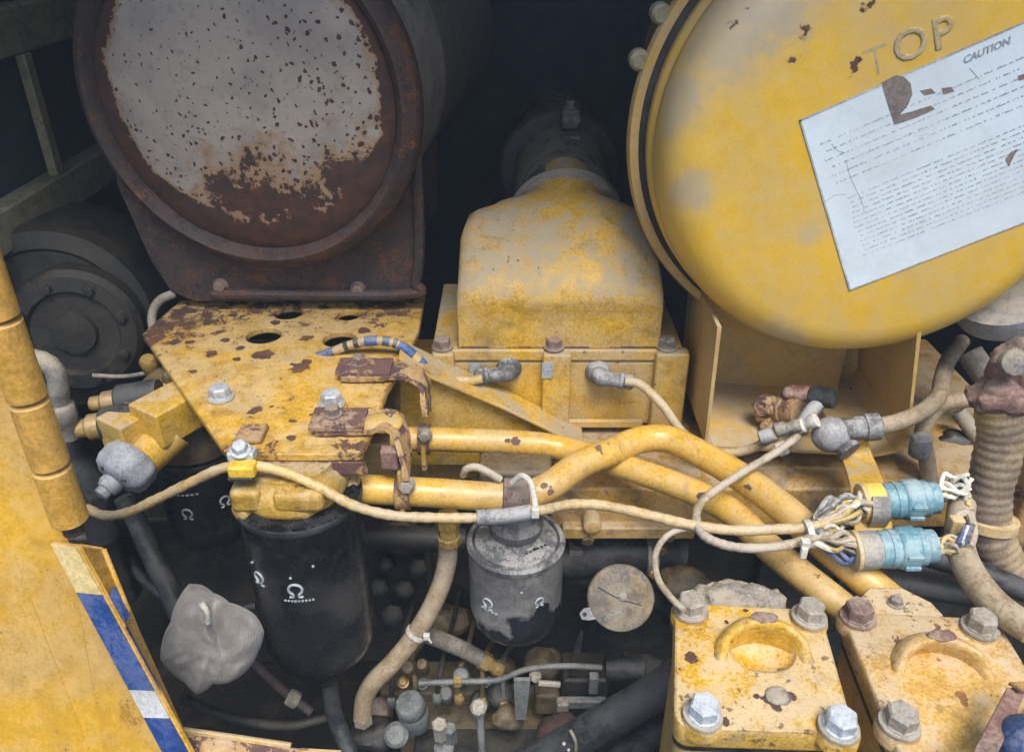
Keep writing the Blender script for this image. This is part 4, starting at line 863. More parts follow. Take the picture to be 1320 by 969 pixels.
# ================================================================== SENSOR CLUSTER ON THE TRAY
T = thing('pressure_switch', 'rusty pressure switch with red cap and dark connector on the tray', 'switch', at(1020, 560, .79))
p = at(1022, 530, .83)
MB().lathe([(.018, -.022), (.022, -.018), (.022, -.006), (.019, -.004), (.019, .008), (.015, .014), (.006, .016)], p, (.3, -.85, .35), 12).rough(.0025, 70).build('body', 'rust_yellow', T)
MB().ball(at(1030, 508, .838), (.020, .012, .012), 4).rough(.003, 60).build('red_cap', 'red', T)
MB().ball(at(986, 527, .845), (.014, .013, .019), 4).rough(.006, 80).build('rusty_nut', 'rust_yellow', T)
MB().ball(at(990, 552, .838), (.012, .012, .014), 4).rough(.005, 90, 2).build('rusty_stem', 'rust_yellow', T)
MB().ball(at(1048, 536, .825), (.014, .012, .014), 4).rough(.003, 70, 5).build('side_boss', 'rust_yellow', T)
MB().lathe([(.010, -.016), (.012, -.014), (.012, .012), (.008, .014)], at(1062, 512, .80), (.75, -.6, .2), 18).build('dark_plug', 'rubber', T)
MB().tube([at(1060, 516, .80), at(1046, 530, .79), at(1036, 545, .78), at(1028, 556, .775)], .0085, 14, 5).build('lead_boot', 'rubber_grey', T)
for (px, py), d in (((1012, 552), (1, 0, .25)), ((1036, 548), (.6, -.3, .6))):
    MB().lathe([(.0075, -.012), (.0085, -.01), (.0085, .0), (.0065, .002), (.0065, .006), (.008, .008), (.008, .016)], at(px, py, .765), d, 14).build('ferrule', 'white' if px > 1020 else 'steel_dirty', T)
MB().lathe([(.008, -.01), (.009, -.006), (.009, .006), (.007, .01)], at(990, 562, .768), (1, 0, .35), 14).build('ferrule', 'rubber_grey', T)
MB().lathe([(.0065, -.006), (.008, -.005), (.008, .005), (.006, .006)], at(1008, 578, .745), (1, -.1, .6), 12).build('lead_ring', 'white', T)
T = thing('elbow_connector', 'dusty grey round elbow connector plugged at the tray edge', 'plug', at(1075, 585, .74))
p = at(1072, 560, .76)
MB().ball(p, (.022, .019, .021), 4).rough(.001, 60).build('head', 'grey_plastic', T)
MB().lathe([(.012, 0), (.014, .003), (.014, .008), (.009, .009)], p+V((.012, -.013, -.007)), (.45, -.8, -.35), 20).build('face_screw', 'rubber_grey', T)
MB().lathe([(.0135, 0), (.0135, .026), (.0155, .027), (.0155, .042), (.0105, .045)], p+V((.008, 0, .006)), (1, 0, .12), 24).build('sleeve', 'rubber_grey', T)
tubething('cable_hose', 'tan hose curving up from the elbow connector behind the air cleaner', 'hose', [at(1130, 550, .765), at(1160, 543, .77), at(1190, 530, .79), at(1210, 510, .82), at(1214, 490, .86), at(1222, 465, .90), at(1240, 440, .95)], .0098, 'hose', 14)
T = thing('steel_strap', 'yellow steel strap dropping from the elbow connector to the teal plugs', 'strap', at(1120, 690, .70))
sp = [at(1092, 560, .765), at(1104, 590, .755), at(1116, 620, .70), at(1122, 645, .645), az(1126, 700, .475)]
ribbon(MB(), sp, (.036, 0, 0), .003).build('strap', 'yellow_cast', T, .0008)
bolt(T, at(1097, 572, .76), (0, -.8, .5), .004, 'bolt_rusty')
# teal plugs
def teal_plug(label, pc, d, s):
    t = thing('teal_connector', label, 'connector', pc-V((0, 0, .02)), 'teal round connectors')
    d = V(d).normalized()
    MB().lathe([(.0150*s, -.040), (.0175*s, -.038), (.0175*s, -.022), (.016*s, -.020)], pc, d, 28).build('grey_collar', 'grey_plastic', t)
    MB().lathe([(.0165*s, -.020), (.0172*s, -.018), (.0172*s, -.004), (.0185*s, -.003), (.0195*s, .0), (.0195*s, .012), (.0175*s, .014), (.0175*s, .020), (.0152*s, .022), (.0152*s, .030), (.013*s, .031)], pc, d, 28).build('shell', 'teal', t)
    MB().lathe([(.0168*s, -.012), (.0181*s, -.0115), (.0181*s, -.007), (.0168*s, -.0065)], pc, d, 28).build('ring', 'teal', t)
    for k in range(2):
        MB().box(pc+d*(.006)+V((0, -.0190*s, .004-.012*k)), (.014, .003, .004)).build('key', 'teal', t, .0008)
    MB().lathe([(.0165*s, -.0435), (.0188*s, -.0425), (.0188*s, -.039), (.0165*s, -.038)], pc, d, 28).build('end_ring', 'cable', t)
    return t
tc1, tc2 = az(1166, 644, .500), az(1160, 706, .492)
teal_plug('upper teal round connector with frayed white wires', tc1, (1, 0, .10), 1.02)
teal_plug('lower teal round connector with dirty grey collar', tc2, (1, 0, .08), 1.0)
def wires(name, label, a, b, n, spread, sag, mats, r=.0016, seed=1):
    rr = random.Random(seed); t = thing(name, label, 'wires', (a+b)/2-V((0, 0, .01)))
    for k in range(n):
        j = lambda s: V((rr.uniform(-.3, .3)*s, rr.uniform(-1, 1)*s, rr.uniform(-1, 1)*s))
        p0 = a+j(spread*.55); p3 = b+j(spread*.8); m1 = a.lerp(b, .33)+j(spread*1.1)+V((0, 0, sag)); m2 = a.lerp(b, .66)+j(spread*1.1)+V((0, 0, sag*.6))
        MB().tube([p0, m1, m2, p3], r*rr.uniform(.8, 1.25), 7, 5).build('wire', mats[k % len(mats)], t)
    return t
wires('wire_bundle', 'frayed white and black wires right of the upper teal connector', az(1206, 640, .503), az(1246, 627, .508), 16, .012, .002, ['white_wire', 'white_wire', 'black_wire', 'yellow_wire', 'white_wire'], .0021, 3)
wires('wire_bundle', 'pale wires leaving the lower teal connector to the right', az(1196, 703, .496), az(1236, 702, .498), 9, .008, -.002, ['white_wire', 'cable_grey', 'yellow_wire'], .0019, 4)
wires('wire_bundle', 'dirty black and white wires left of the upper teal connector', az(1050, 674, ZW), az(1114, 650, .50), 20, .0125, 0, ['black_wire', 'cable_grey', 'white_wire', 'rubber_grey', 'yellow_wire'], .0024, 5)
wires('wire_bundle', 'dirty tan wires left of the lower teal connector', az(1048, 692, ZW-.002), az(1112, 709, .492), 18, .011, .001, ['yellow_wire', 'black_wire', 'white_wire', 'cable_grey', 'blue_wire'], .0023, 6)
wires('wire_bundle', 'stray wire ends below the frayed bundle beside the corrugated hose', az(1240, 632, .50), az(1250, 655, .50), 7, .006, 0, ['cable_grey', 'white_wire', 'yellow_wire'], .002, 8)
T = thing('yellow_sleeve', 'yellow taped sleeve piece at the strap beside the upper teal connector', 'sleeve', tc1-V((.05, 0, .02)))
dS = V((1, 0, .10)).normalized()
MB().lathe([(.0178, -.040), (.0195, -.039), (.020, -.031), (.0195, -.023), (.0178, -.022)], tc1, dS, 28).build('sleeve', 'clip_yellow', T)
ribbon(MB(), [tc1-dS*.031+V((0, -.012, .017)), tc1-dS*.031+V((0, -.0215, 0)), tc1-dS*.031+V((0, -.017, -.016)), tc1-dS*.033+V((0, -.008, -.032))], (.017, 0, 0), .002).build('tail', 'steel_dirty', T)

# ================================================================== RIGHT EDGE HOSES
def corr(t, i): return .0225+.0006*math.sin(i*PI/2+.4)+.0006*math.sin(i*.31)
HC = [at(1288, 520, .70), at(1290, 560, .695), at(1283, 600, .69), at(1274, 640, .685), at(1275, 680, .675), at(1288, 715, .665), at(1310, 745, .655), at(1345, 775, .645)]
T = thing('corrugated_hose', 'dusty corrugated hose along the right edge', 'hose', at(1300, 740, .655))
MB().tube(HC, .0235, 28, 14, corr).build('sleeve', weathered('dusty_corrugated_plastic', (.19, .145, .11), (.34, .235, .085), .6, dust=.25, dustcol=(.31, .28, .25), rust=.2, rscale=30, grime=.4, bump=.3, offs=3), T, ang=70)
MB().lathe([(.026, -.006), (.0275, -.005), (.0275, .005), (.026, .006)], at(1276, 672, .677), (.0, .2, 1), 28).build('yellow_band', 'cable', T)
T = thing('rusty_clamp', 'lumpy rusted clamp on top of the corrugated hose', 'clamp', at(1292, 530, .70))
MB().ball(at(1290, 512, .70), (.029, .026, .020), 4).rough(.007, 45).rough(.003, 110).build('collar', 'rust_pale', T, ang=60)
MB().ball(at(1312, 470, .71), (.026, .024, .03), 4).rough(.006, 50, 3).rough(.002, 130).build('lump', 'rust_pale', T, ang=60)
MB().lathe([(.012, -.004), (.014, .0), (.012, .006), (.006, .0075)], at(1306, 466, .685), (-.2, -.9, .3), 18).rough(.0008, 100).build('bolt_end', 'steel_dirty', T)
tubething('grey_hose', 'thick tan hose curving behind the right valve cover', 'hose', [az(1240, 650, .49), az(1236, 690, .485), az(1243, 722, .485), az(1262, 755, .485), az(1290, 785, .485), az(1330, 812, .485)], .0128, 'hose', 18)
T = thing('wire_clip', 'split white and blue wire clip on the tan hose', 'clip', at(1240, 705, .645))
MB().tube([az(1228, 672, .503), az(1238, 662, .505), az(1250, 664, .505), az(1255, 685, .503), az(1250, 705, .50)], .004, 8, 5).build('band', 'cable_grey', T)
for k, mname in enumerate(('blue_wire', 'white_wire', 'blue_wire', 'black_wire')): MB().tube([az(1236+k*3.5, 702-k, .504), az(1244+k*3.5, 680-k, .506)], .0024, 8, 4, straight=True).build('wire', mname, T)
MB().box(az(1232, 676, .50), (.012, .01, .016)).rough(.0015, 100).build('clip_block', 'cable', T, .002)
tubething('branch_hose', 'tan hose running right behind the tray to the rusted clamp', 'hose', [at(1190, 590, .80), at(1190, 555, .81), at(1203, 530, .82), at(1225, 518, .82), at(1262, 514, .82)], .0098, 'hose', 14)
T = thing('lead_with_plug', 'short tan lead with grey plug hanging right of the tray', 'cable', at(1196, 620, .78))
MB().tube([at(1190, 568, .79), at(1196, 600, .785), at(1200, 640, .77)], .0095, 12, 6).build('lead', 'hose', T)
MB().lathe([(.011, 0), (.0125, .002), (.0125, .024), (.0105, .026)], at(1188, 562, .79), (.1, -.1, -1), 18).build('plug', 'rubber_grey', T)
tubething('rear_pipe', 'dusty pipe slanting under the dust cup', 'pipe', [at(1250, 455, .93), at(1275, 490, .90), at(1300, 520, .88)], .016, 'hose_grey', 18)
tubething('rear_pipe', 'thin shadowed pipe slanting behind the corrugated hose', 'pipe', [at(1235, 530, .88), at(1262, 565, .86), at(1300, 600, .85)], .010, 'hose_grey', 14)
o = MB().ball(at(1232, 578, .87), (.03, .02, .026), 4).rough(.008, 40).build('dark_casting', 'dark'); tag(o, 'dark grey casting between tray and corrugated hose', 'casting')
T = thing('side_bracket', 'yellow brown bracket at the right edge behind the corrugated hose', 'bracket', at(1318, 680, .75))
MB().box(at(1322, 640, .75), (.035, .05, .16)).build('bracket', 'rust_yellow', T, .006)
for k, (a, b, r) in enumerate((((1095, 722), (1300, 742), .016), ((1080, 745), (1290, 772), .014), ((1180, 712), (1330, 765), .012))):
    tubething('black_hose', ['upper black hose running behind the right valve cover', 'lower black hose hugging the back of the valve covers', 'thin black hose under the tan hose at right'][k], 'hose', [at(*a, .72-k*.03), at((a[0]+b[0])/2, (a[1]+b[1])/2-4, .70-k*.03), at(*b, .68-k*.03)], r, 'rubber', 16)

# ================================================================== LOWER MIDDLE: HOSES, PUMP
T = thing('fuel_hose', 'tan fuel hose dropping from the tubes to the pump', 'hose', at(470, 930, .66))
FH = [at(577, 690, .72), at(577, 720, .72), at(568, 755, .71), at(552, 790, .70), at(530, 825, .69), at(505, 855, .68), at(482, 878, .67), at(470, 900, .67), at(467, 925, .67)]
MB().tube(FH, .0115, 18, 10).build('hose', 'hose', T)
MB().lathe([(.011, 0), (.014, .002), (.014, .016), (.012, .018), (.012, .03), (.0145, .031), (.0145, .04), (.011, .042)], at(577, 662, .72), (0, -.05, -1), 8).build('fitting', 'brass', T)
MB().lathe([(.010, 0), (.0125, .002), (.0125, .014), (.009, .016)], at(467, 920, .67), (0, 0, -1), 6).build('end_fitting', 'bolt_dusty', T)
T = thing('fuel_hose', 'grey branch hose with brass end behind the tan hose', 'hose', at(600, 850, .74))
BH = [at(545, 815, .73), at(570, 825, .74), at(600, 838, .745), at(622, 850, .745)]
MB().tube(BH, .011, 16, 8).build('hose', 'hose_grey', T)
MB().lathe([(.009, -.004), (.0125, -.003), (.0125, .009), (.009, .011), (.009, .02), (.011, .022), (.011, .03)], BH[-1], BH[-1]-BH[-2], 8).build('fitting', 'brass', T)
T = thing('cable_tie', 'white cable tie round the tan and grey fuel hoses', 'cable tie', at(542, 812, .69))
MB().lathe([(.0118, -.0025), (.0132, -.0022), (.0132, .0022), (.0118, .0025)], at(536, 816, .692), FH[5]-FH[3], 20).build('band', 'white', T); MB().box(at(550, 820, .682), (.008, .006, .008)).build('lock', 'white', T, .001); MB().tube([at(550, 820, .68), at(556, 828, .678)], .0015, 6, straight=True).build('tail', 'white', T)
tubething('cross_pipe', 'dark horizontal pipe behind the tan fuel hose', 'pipe', [at(450, 690, .80), at(520, 693, .80), at(600, 697, .80)], .016, 'dark', 20)
T = thing('lower_rail_pipe', 'thick black pipe right of the fuel filter', 'pipe', at(790, 740, .80))
MB().tube([at(725, 720, .80), at(780, 712, .80), at(840, 712, .80), at(875, 720, .80)], .028, 24, 8).build('pipe', 'rubber', T)
MB().lathe([(.028, -.008), (.031, -.007), (.031, .007), (.028, .008)], at(838, 712, .80), (1, 0, 0), 28).build('clamp', 'steel_dirty', T)
bolt(T, at(842, 735, .775), (0, -1, 0), .007, 'brass'); bolt(T, at(852, 705, .775), (0, -1, 0), .007, 'dark_yellow')
MB().box(at(742, 712, .79), (.018, .02, .022)).rough(.002, 90).build('lug', 'alu', T, .002)
tubething('oil_pipe', 'dark bent pipe running behind the round filler cap', 'pipe', [at(730, 740, .82), at(790, 752, .80), at(850, 775, .78), at(890, 800, .74)], .014, 'dark', 16)
p = at(800, 770, .70)
T = thing('filler_cap', 'grey round filler cap with keeper tab beside the left valve cover', 'cap', p-V((0, 0, .04)))
d = V((-.03, -.83, .56)).normalized()
MB().lathe([(.03, -.03), (.03, -.004), (.038, -.003), (.0395, .001), (.038, .004), (.034, .0045), (.001, .005)], p, d, 48).build('cap', weathered('dusty_cap_paint', (.13, .12, .115), (.36, .27, .12), .55, dust=.5, dustcol=(.32, .28, .22), rust=.3, rscale=40, grime=.3, bump=.2), T)
u = V((1, 0, 0)); u = (u-d*u.dot(d)).normalized(); w = d.cross(u)
def on(pu, pv, h=.005): return p+d*h+u*pu+w*pv
MB().prism([on(-.034, -.010, .001), on(-.044, -.012, .001), on(-.049, -.018, .001), on(-.046, -.025, .001), on(-.038, -.026, .001), on(-.026, -.024, .001)], d*.003).build('tab', 'grey_plastic', T, .001)
MB().lathe([(.0025, 0), (.0025, .0006)], on(-.0425, -.0185, .0042), d, 14).build('tab_hole', 'dark', T)
MB().tube([on(-.026, .014, .0055), on(-.002, .002, .007), on(.024, -.006, .0055)], .0017, 8, 4).build('wire_bail', 'steel_dirty', T)
MB().lathe([(.006, 0), (.005, .003), (.001, .004)], on(.002, .003, .005), d, 16).build('hub', 'grey_plastic', T)
MB().prism([on(-.022, -.022, .0048), on(.0, -.012, .0048), on(.002, -.0145, .0048), on(-.02, -.025, .0048)], d*.001).build('crease', 'rubber_grey', T)
MB().prism([on(.010, .030, .0046), on(.022, .026, .0046), on(.030, .016, .0046), on(.031, .004, .0046), on(.020, .006, .0046), on(.012, .014, .0046)], d*.0006).build('worn_patch', 'hose', T)
# injection pump
T = thing('injection_pump', 'grimy injection pump body under the fuel filter', 'pump', at(600, 920, .72))
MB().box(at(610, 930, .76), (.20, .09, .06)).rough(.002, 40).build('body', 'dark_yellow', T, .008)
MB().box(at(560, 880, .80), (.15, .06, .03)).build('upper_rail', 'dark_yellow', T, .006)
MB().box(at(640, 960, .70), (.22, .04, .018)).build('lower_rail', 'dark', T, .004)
for px, py, r, m in ((595, 872, .010, 'pump_grey'), (527, 862, .008, 'dark_yellow'), (545, 858, .007, 'dark_yellow'), (620, 905, .013, 'dark'), (645, 895, .016, 'dark'), (490, 915, .014, 'bolt_rusty'), (575, 895, .009, 'pump_grey')):
    q_ = at(px, py, .735); MB().lathe([(r, -.03), (r, .0), (r*1.15, .001), (r*1.15, .012), (r*.9, .016), (r*.5, .017)], q_, (0, -.5, .85), 18).build('delivery_valve', m, T)
for px in (500, 520, 545, 570, 600, 630): bolt(T, at(px, 882+random.uniform(-8, 10), .745), (0, -.5, .9), .006, random.choice(['dark_yellow', 'pump_grey', 'brass']))
T = thing('priming_pump', 'pale grey round priming pump knob on the injection pump', 'pump', at(525, 935, .68))
q0 = at(535, 925, .69); dd = (at(520, 885, .675)-q0).normalized()
MB().lathe([(.012, -.012), (.0185, -.01), (.0195, 0), (.0195, .018), (.0175, .021), (.0185, .023), (.0192, .036), (.0165, .041), (.001, .043)], q0, dd, 36).build('knob', 'pump_grey', T)
MB().lathe([(.012, 0), (.016, .004), (.016, .018), (.011, .022)], at(515, 945, .68), (-.1, -.6, .7), 20).build('base_plug', 'pump_grey', T)
T = thing('hex_fitting', 'pale hex pipe fitting at the bottom of the injection pump', 'fitting', at(572, 965, .63))
MB().lathe([(.009, 0), (.0095, .03), (.007, .032)], at(567, 935, .645)-V((0, 0, .02)), (0, -.15, 1), 6).build('hex', 'bolt_dusty', T)
MB().lathe([(.009, 0), (.009, .03), (.007, .032)], at(580, 940, .65)-V((0, 0, .02)), (0, -.15, 1), 6).build('hex', 'pump_grey', T)
MB().lathe([(.012, -.03), (.0125, -.022), (.010, -.02), (.0125, -.016), (.0125, -.008), (.009, -.006)], at(572, 958, .64), (0, -.1, 1), 20).build('ring', 'pump_grey', T)
tubething('fuel_line', 'thin grey fuel line arching over the injection pump', 'pipe', [at(540, 880, .70), at(590, 878, .70), at(640, 876, .70), at(680, 862, .70), at(730, 858, .70), at(775, 860, .71)], .0038, 'pump_grey', 10)
o = MB().box(at(590, 878, .697), (.010, .010, .010)).build('line_clip', 'brass', None, .001); tag(o, 'small brass clip on the thin grey fuel line', 'clip')
T = thing('drop_pipe', 'thin grey pipe with nut dropping left of the round pump port', 'pipe', at(617, 960, .66))
MB().tube([at(617, 905, .68), at(619, 930, .675), at(622, 975, .66)], .0052, 10, 4).build('pipe', 'pump_grey', T); MB().lathe([(.010, 0), (.011, .012), (.008, .016)], at(617, 915, .68), (0, -.3, .95), 8).build('nut', 'bolt_dusty', T)
T = thing('pump_lever', 'flat grey lever hanging in front of the injection pump', 'lever', at(668, 930, .68))
MB().prism([at(662, 876, .69), at(684, 876, .69), at(678, 928, .68), at(664, 928, .68)], (0, .005, 0)).build('arm', 'pump_grey', T, .001)
MB().tube([at(694, 880, .70), at(722, 882, .70)], .004, 8, straight=True).build('pin', 'bolt_dusty', T); bolt(T, at(690, 870, .70), (0, -1, .2), .006, 'bolt_dusty')
T = thing('governor_housing', 'black governor linkage right of the injection pump', 'linkage', at(770, 920, .72))
MB().box(at(752, 880, .74), (.06, .05, .07)).build('housing', 'dark', T, .005)
MB().box(at(750, 905, .70), (.062, .01, .014)).build('link', 'pump_grey', T, .002); MB().box(at(765, 880, .70), (.012, .012, .03)).build('clevis', 'pump_grey', T, .002)
MB().box(at(725, 908, .695), (.016, .014, .016)).build('pivot', 'steel_dirty', T, .003)
MB().lathe([(.015, 0), (.015, .05), (.012, .052)], at(780, 862, .73), (1, 0, 0), 18).build('solenoid', 'rubber', T)
MB().box(at(705, 898, .74), (.035, .03, .04)).rough(.002, 70).build('yellow_lump', 'dark_yellow', T, .006)
MB().prism([at(738, 842, .72), at(748, 815, .72), at(752, 816, .72), at(744, 870, .71), at(735, 870, .71)], (0, .004, 0)).build('stay', 'dark', T)
o = MB().prism([at(790, 902, .70), at(815, 898, .70), at(808, 908, .69), at(792, 912, .69)], (0, 0, .004)).build('yellow_tag', 'yellow', None, .001); tag(o, 'small yellow metal tag glimpsed above the fat black hose', 'tag')
o = MB().prism([at(712, 924, .68), at(726, 922, .68), at(722, 928, .68), at(713, 928, .68)], (0, 0, .003)).build('yellow_sliver', 'yellow_tray', None, .0005); tag(o, 'tiny bright yellow sliver below the black linkage', 'tag')
T = thing('black_hose', 'fat black hose rising diagonally at the bottom toward the valve cover', 'hose', at(740, 960, .60))
MB().tube([at(650, 1000, .62), at(720, 965, .61), at(780, 930, .60), at(840, 895, .60), at(890, 862, .61)], .0205, 24, 8).build('hose', 'rubber', T)
MB().tube([at(735, 940, .592), at(742, 955, .585), at(742, 972, .585)], .002, 6, 4).build('scuff_mark', 'hose_grey', T)
MB().ball(at(727, 958, .588), .0025, 1).build('fleck', 'white', T); MB().ball(at(733, 966, .588), .002, 1).build('fleck', 'white', T)
tubething('black_hose', 'dark hose low under the fat black hose beside the valve cover', 'hose', [at(770, 1000, .60), at(820, 960, .60), at(880, 920, .60)], .016, 'rubber', 16)
rr = random.Random(11)
for k in range(6):
    x_ = 505+k*29; y0_ = 905+rr.uniform(-6, 6)
    pts = [at(x_, y0_, .72), at(x_+rr.uniform(-4, 4), y0_-28, .73), at(x_+rr.uniform(-6, 10), y0_-55, .76), at(x_+18+rr.uniform(-8, 8), y0_-85-rr.uniform(0, 20), .82), at(x_+30, 770+rr.uniform(-15, 15), .88)]
    T = thing('injector_line', ['leftmost thin injector line rising behind the injection pump', 'second thin injector line from the left behind the injection pump', 'third thin injector line from the left behind the injection pump', 'fourth thin injector line from the left behind the injection pump', 'fifth thin injector line from the left behind the injection pump', 'rightmost thin injector line rising below the fuel filter'][k], 'pipe', pts[0], 'injector lines')
    MB().tube(pts, .0034, 8, 6).build('line', rr.choice(['dark', 'pump_grey', 'dark_yellow']), T)
    MB().lathe([(.0065, 0), (.0075, .002), (.0075, .012), (.005, .015)], pts[0]-V((0, 0, .006)), (0, -.2, 1), 6).build('union_nut', rr.choice(['brass', 'bolt_dusty', 'pump_grey']), T)
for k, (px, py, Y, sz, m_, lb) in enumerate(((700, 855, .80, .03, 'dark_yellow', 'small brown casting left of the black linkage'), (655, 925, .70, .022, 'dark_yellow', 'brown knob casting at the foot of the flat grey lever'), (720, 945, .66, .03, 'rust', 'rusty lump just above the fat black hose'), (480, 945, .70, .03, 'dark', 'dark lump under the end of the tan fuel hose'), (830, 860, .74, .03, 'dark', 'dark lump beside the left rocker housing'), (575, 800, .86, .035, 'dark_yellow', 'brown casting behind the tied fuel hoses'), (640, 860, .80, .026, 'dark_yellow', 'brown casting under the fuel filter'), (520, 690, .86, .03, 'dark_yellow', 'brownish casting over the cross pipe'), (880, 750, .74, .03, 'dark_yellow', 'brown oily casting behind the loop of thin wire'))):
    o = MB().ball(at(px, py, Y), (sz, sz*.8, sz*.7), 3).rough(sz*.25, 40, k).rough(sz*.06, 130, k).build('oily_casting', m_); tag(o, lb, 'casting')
# oil-soaked clutter in the dark gap under the plate
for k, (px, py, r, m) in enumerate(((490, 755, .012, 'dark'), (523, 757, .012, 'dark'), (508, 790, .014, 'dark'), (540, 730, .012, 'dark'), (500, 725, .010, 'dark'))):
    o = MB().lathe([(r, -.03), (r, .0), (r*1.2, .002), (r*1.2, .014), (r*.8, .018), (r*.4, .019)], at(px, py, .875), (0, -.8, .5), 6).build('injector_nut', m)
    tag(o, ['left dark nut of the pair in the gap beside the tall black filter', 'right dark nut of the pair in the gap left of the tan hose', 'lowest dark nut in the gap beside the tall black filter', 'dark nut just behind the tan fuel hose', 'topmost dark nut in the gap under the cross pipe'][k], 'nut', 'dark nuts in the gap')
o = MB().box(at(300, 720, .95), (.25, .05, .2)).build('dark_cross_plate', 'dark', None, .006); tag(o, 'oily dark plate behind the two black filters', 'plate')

# ================================================================== LEFT FRONT: HINGE, DOOR PANEL, STRIPED FRAME EDGE
yd = .52
T = thing('door_hinge', 'long yellow door hinge tube with knuckles at the left edge', 'hinge', at(92, 690, .55))
hp = [at(-18, 380, .55), at(8, 422, .55), at(44, 528, .55), at(78, 612, .55), at(98, 684, .55)]
hx = at(52, 560, .497).x; hr = .0135
zs = [at(0, y, .481).z for y in (330, 424, 530, 617, 690)]
for k in range(4):
    z1_, z0_ = zs[k]-.0008, zs[k+1]+.0008
    MB().lathe([(hr-.003, z0_), (hr, z0_+.002), (hr, z1_-.002), (hr-.003, z1_)], (hx, .497, 0), (0, 0, 1), 28).rough(.0006, 30).build('knuckle', 'yellow_hinge', T)
MB().lathe([(.008, zs[4]-.01), (.008, zs[0])], (hx, .497, 0), (0, 0, 1), 16).build('pin', 'rust', T)
T = thing('door_panel', 'weathered yellow door panel filling the lower left corner', 'panel', at(60, 969, .5))
pa, pb = at(74, 702, .498), at(226, 985, .445); ks = (pa.y-pb.y)/(pa.z-pb.z)
def door_at(px, py):
    r_ = ray(px, py); t_ = (pa.y-ks*(pa.z-CAM.z))/(r_.y-ks*r_.z); return CAM+r_*t_
pn = [door_at(*q2) for q2 in ((-140, 300), (-20, 395), (86, 690), (74, 702), (226, 985), (150, 1060), (-160, 1060))]
m = MB(); n = len(pn); ce = sum(pn, V())/n
fr = [m.bm.verts.new(p) for p in pn]; bk = [m.bm.verts.new(p+V((0, .004, 0))) for p in pn]; m.bm.faces.new(fr[::-1]); m.bm.faces.new(bk)
for i in range(n): m.bm.faces.new((fr[i], fr[(i+1) % n], bk[(i+1) % n], bk[i]))
bmesh.ops.triangulate(m.bm, faces=m.bm.faces[:]); bmesh.ops.subdivide_edges(m.bm, edges=m.bm.edges[:], cuts=4)
for v in m.bm.verts: v.co.y += .003*noise.noise(v.co*12)
m.build('sheet', 'yellow_door', T, ang=75)
T = thing('frame_edge', 'yellow frame edge with worn blue and white striped tape', 'frame', at(215, 969, .45))
e0, e1 = (at(65, 700, .494), at(218, 985, .440)); i0, i1 = (at(100, 705, .488), at(254, 985, .434)); 
def fe(u, v): return e0.lerp(e1, v).lerp(i0.lerp(i1, v), u)
def strip(v0, v1, u0=0., u1=1., lift=0., th=.0012): 
    nrm = (e1-e0).cross(i0-e0).normalized(); nrm = nrm if nrm.y < 0 else -nrm
    return [fe(u0, v0)+nrm*lift, fe(u1, v0)+nrm*lift, fe(u1, v1)+nrm*lift, fe(u0, v1)+nrm*lift], nrm*th
q_, nn = strip(0, 1, 0, 1, 0, -.005); MB().prism(q_, nn).build('face', 'yellow_hinge', T, .001)
stripes = [('tape_yellow', 0, .205), ('tape_blue', .205, .64), ('tape_white', .64, .77), ('tape_blue', .77, .935), ('tape_yellow', .935, 1.)]
for mname, v0, v1 in stripes:
    q_, nn = strip(v0+.001, v1-.001, .04, .96, .0004, .0008); MB().prism(q_, nn).build('tape', mname, T)
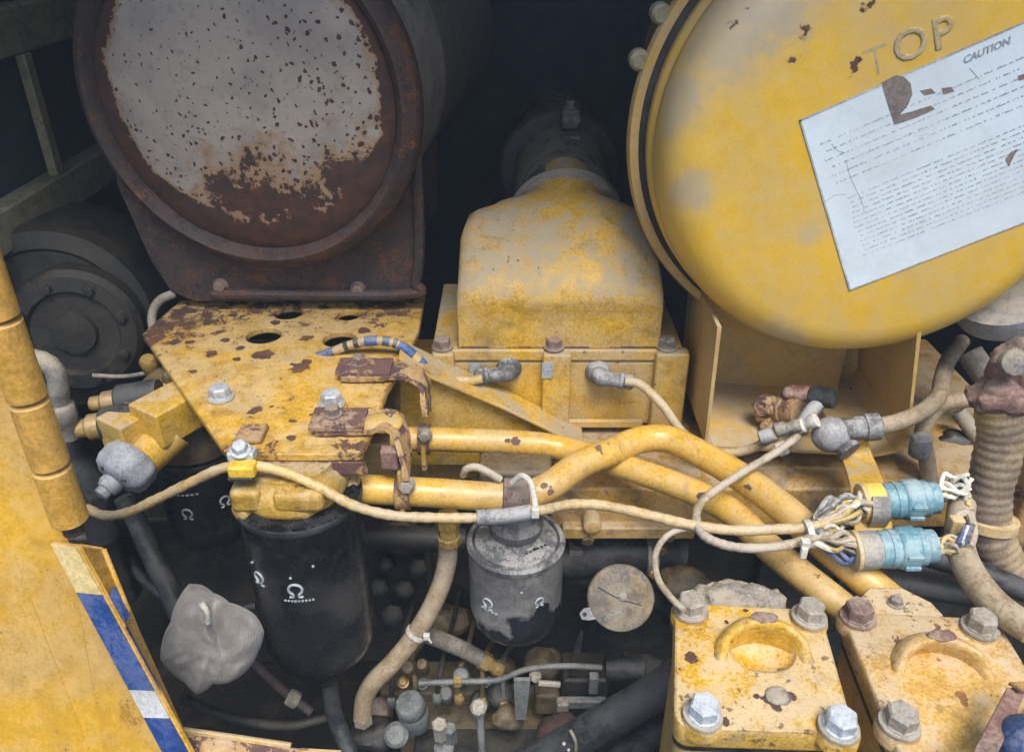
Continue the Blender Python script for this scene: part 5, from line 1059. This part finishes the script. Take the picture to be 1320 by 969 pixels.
# return flange going into the bay, with tape remnants
f0, f1 = at(134, 708, .497), at(230, 945, .452)
pf_ = [i0+V((.001, .002, 0)), f0, f1, i1+V((.001, .002, 0))]
MB().prism(pf_, (-.002, .003, 0)).build('return_flange', 'yellow_hinge', T, .0008)
nf = (pf_[1]-pf_[0]).cross(pf_[3]-pf_[0]).normalized(); nf = nf if nf.y < 0 else -nf
def ff(u, v): return pf_[0].lerp(pf_[3], v).lerp(pf_[1].lerp(pf_[2], v), u)+nf*.0008
for mname, poly in (('tape_blue', [(.05, .22), (.75, .18), (.95, .36), (.6, .35), (.45, .33), (.2, .36)]), ('tape_blue', [(.0, .36), (.25, .36), (.35, .5), (.45, .62), (.3, .66), (.0, .66)]), ('tape_blue', [(.5, .66), (.7, .60), (.95, .70), (.85, .73), (.5, .72)]), ('tape_white', [(.2, .74), (.9, .73), (.85, .765), (.2, .79)])):
    MB().prism([ff(u, v) for u, v in poly], nf*.0006).build('tape_remnant', mname, T)
MB().tube([f0, f0.lerp(f1, .5), f1], .002, 8, straight=True).build('edge_roll', 'yellow_hinge', T)
T = thing('sill', 'worn yellow and rust sill at the bottom left of the opening', 'sill', at(300, 969, .45))
s0, s1 = at(218, 940, .468), at(420, 985, .468)
MB().prism([at(208, 938, .466), at(380, 962, .466), at(430, 968, .466), at(430, 1010, .44), at(215, 1010, .43)], (0, 0, -.006)).build('lip', 'rust_yellow', T, .002)
MB().tube([at(214, 938, .467), at(300, 950, .467), at(375, 961, .467)], .003, 8, 4).build('rolled_edge', 'yellow', T)
MB().prism([at(385, 963, .462), at(440, 966, .462), at(440, 990, .455), at(385, 990, .455)], (0, 0, -.004)).build('bright_edge', 'yellow', T, .001)

# ================================================================== ADDED VOLUME: thin blue haze imitating lens glare over the bay
hb = MB().box((.05, .78, .65), (2.7, 2.3, 1.9)).build('haze', 'wall'); hb['kind'] = 'stuff'; hb['label'] = 'thin bluish haze added to imitate veiling lens glare'; hb['category'] = 'haze'
hm = bpy.data.materials.new('lens_veil'); hm.use_nodes = True; hm.node_tree.nodes.clear()
ho = hm.node_tree.nodes.new('ShaderNodeOutputMaterial'); hv = hm.node_tree.nodes.new('ShaderNodeVolumePrincipled')
hv.inputs['Color'].default_value = (.66, .82, 1, 1); hv.inputs['Density'].default_value = .034; hv.inputs['Anisotropy'].default_value = .2
hm.node_tree.links.new(hv.outputs[0], ho.inputs['Volume']); hb.data.materials.clear(); hb.data.materials.append(hm)
S.cycles.volume_bounces = 0
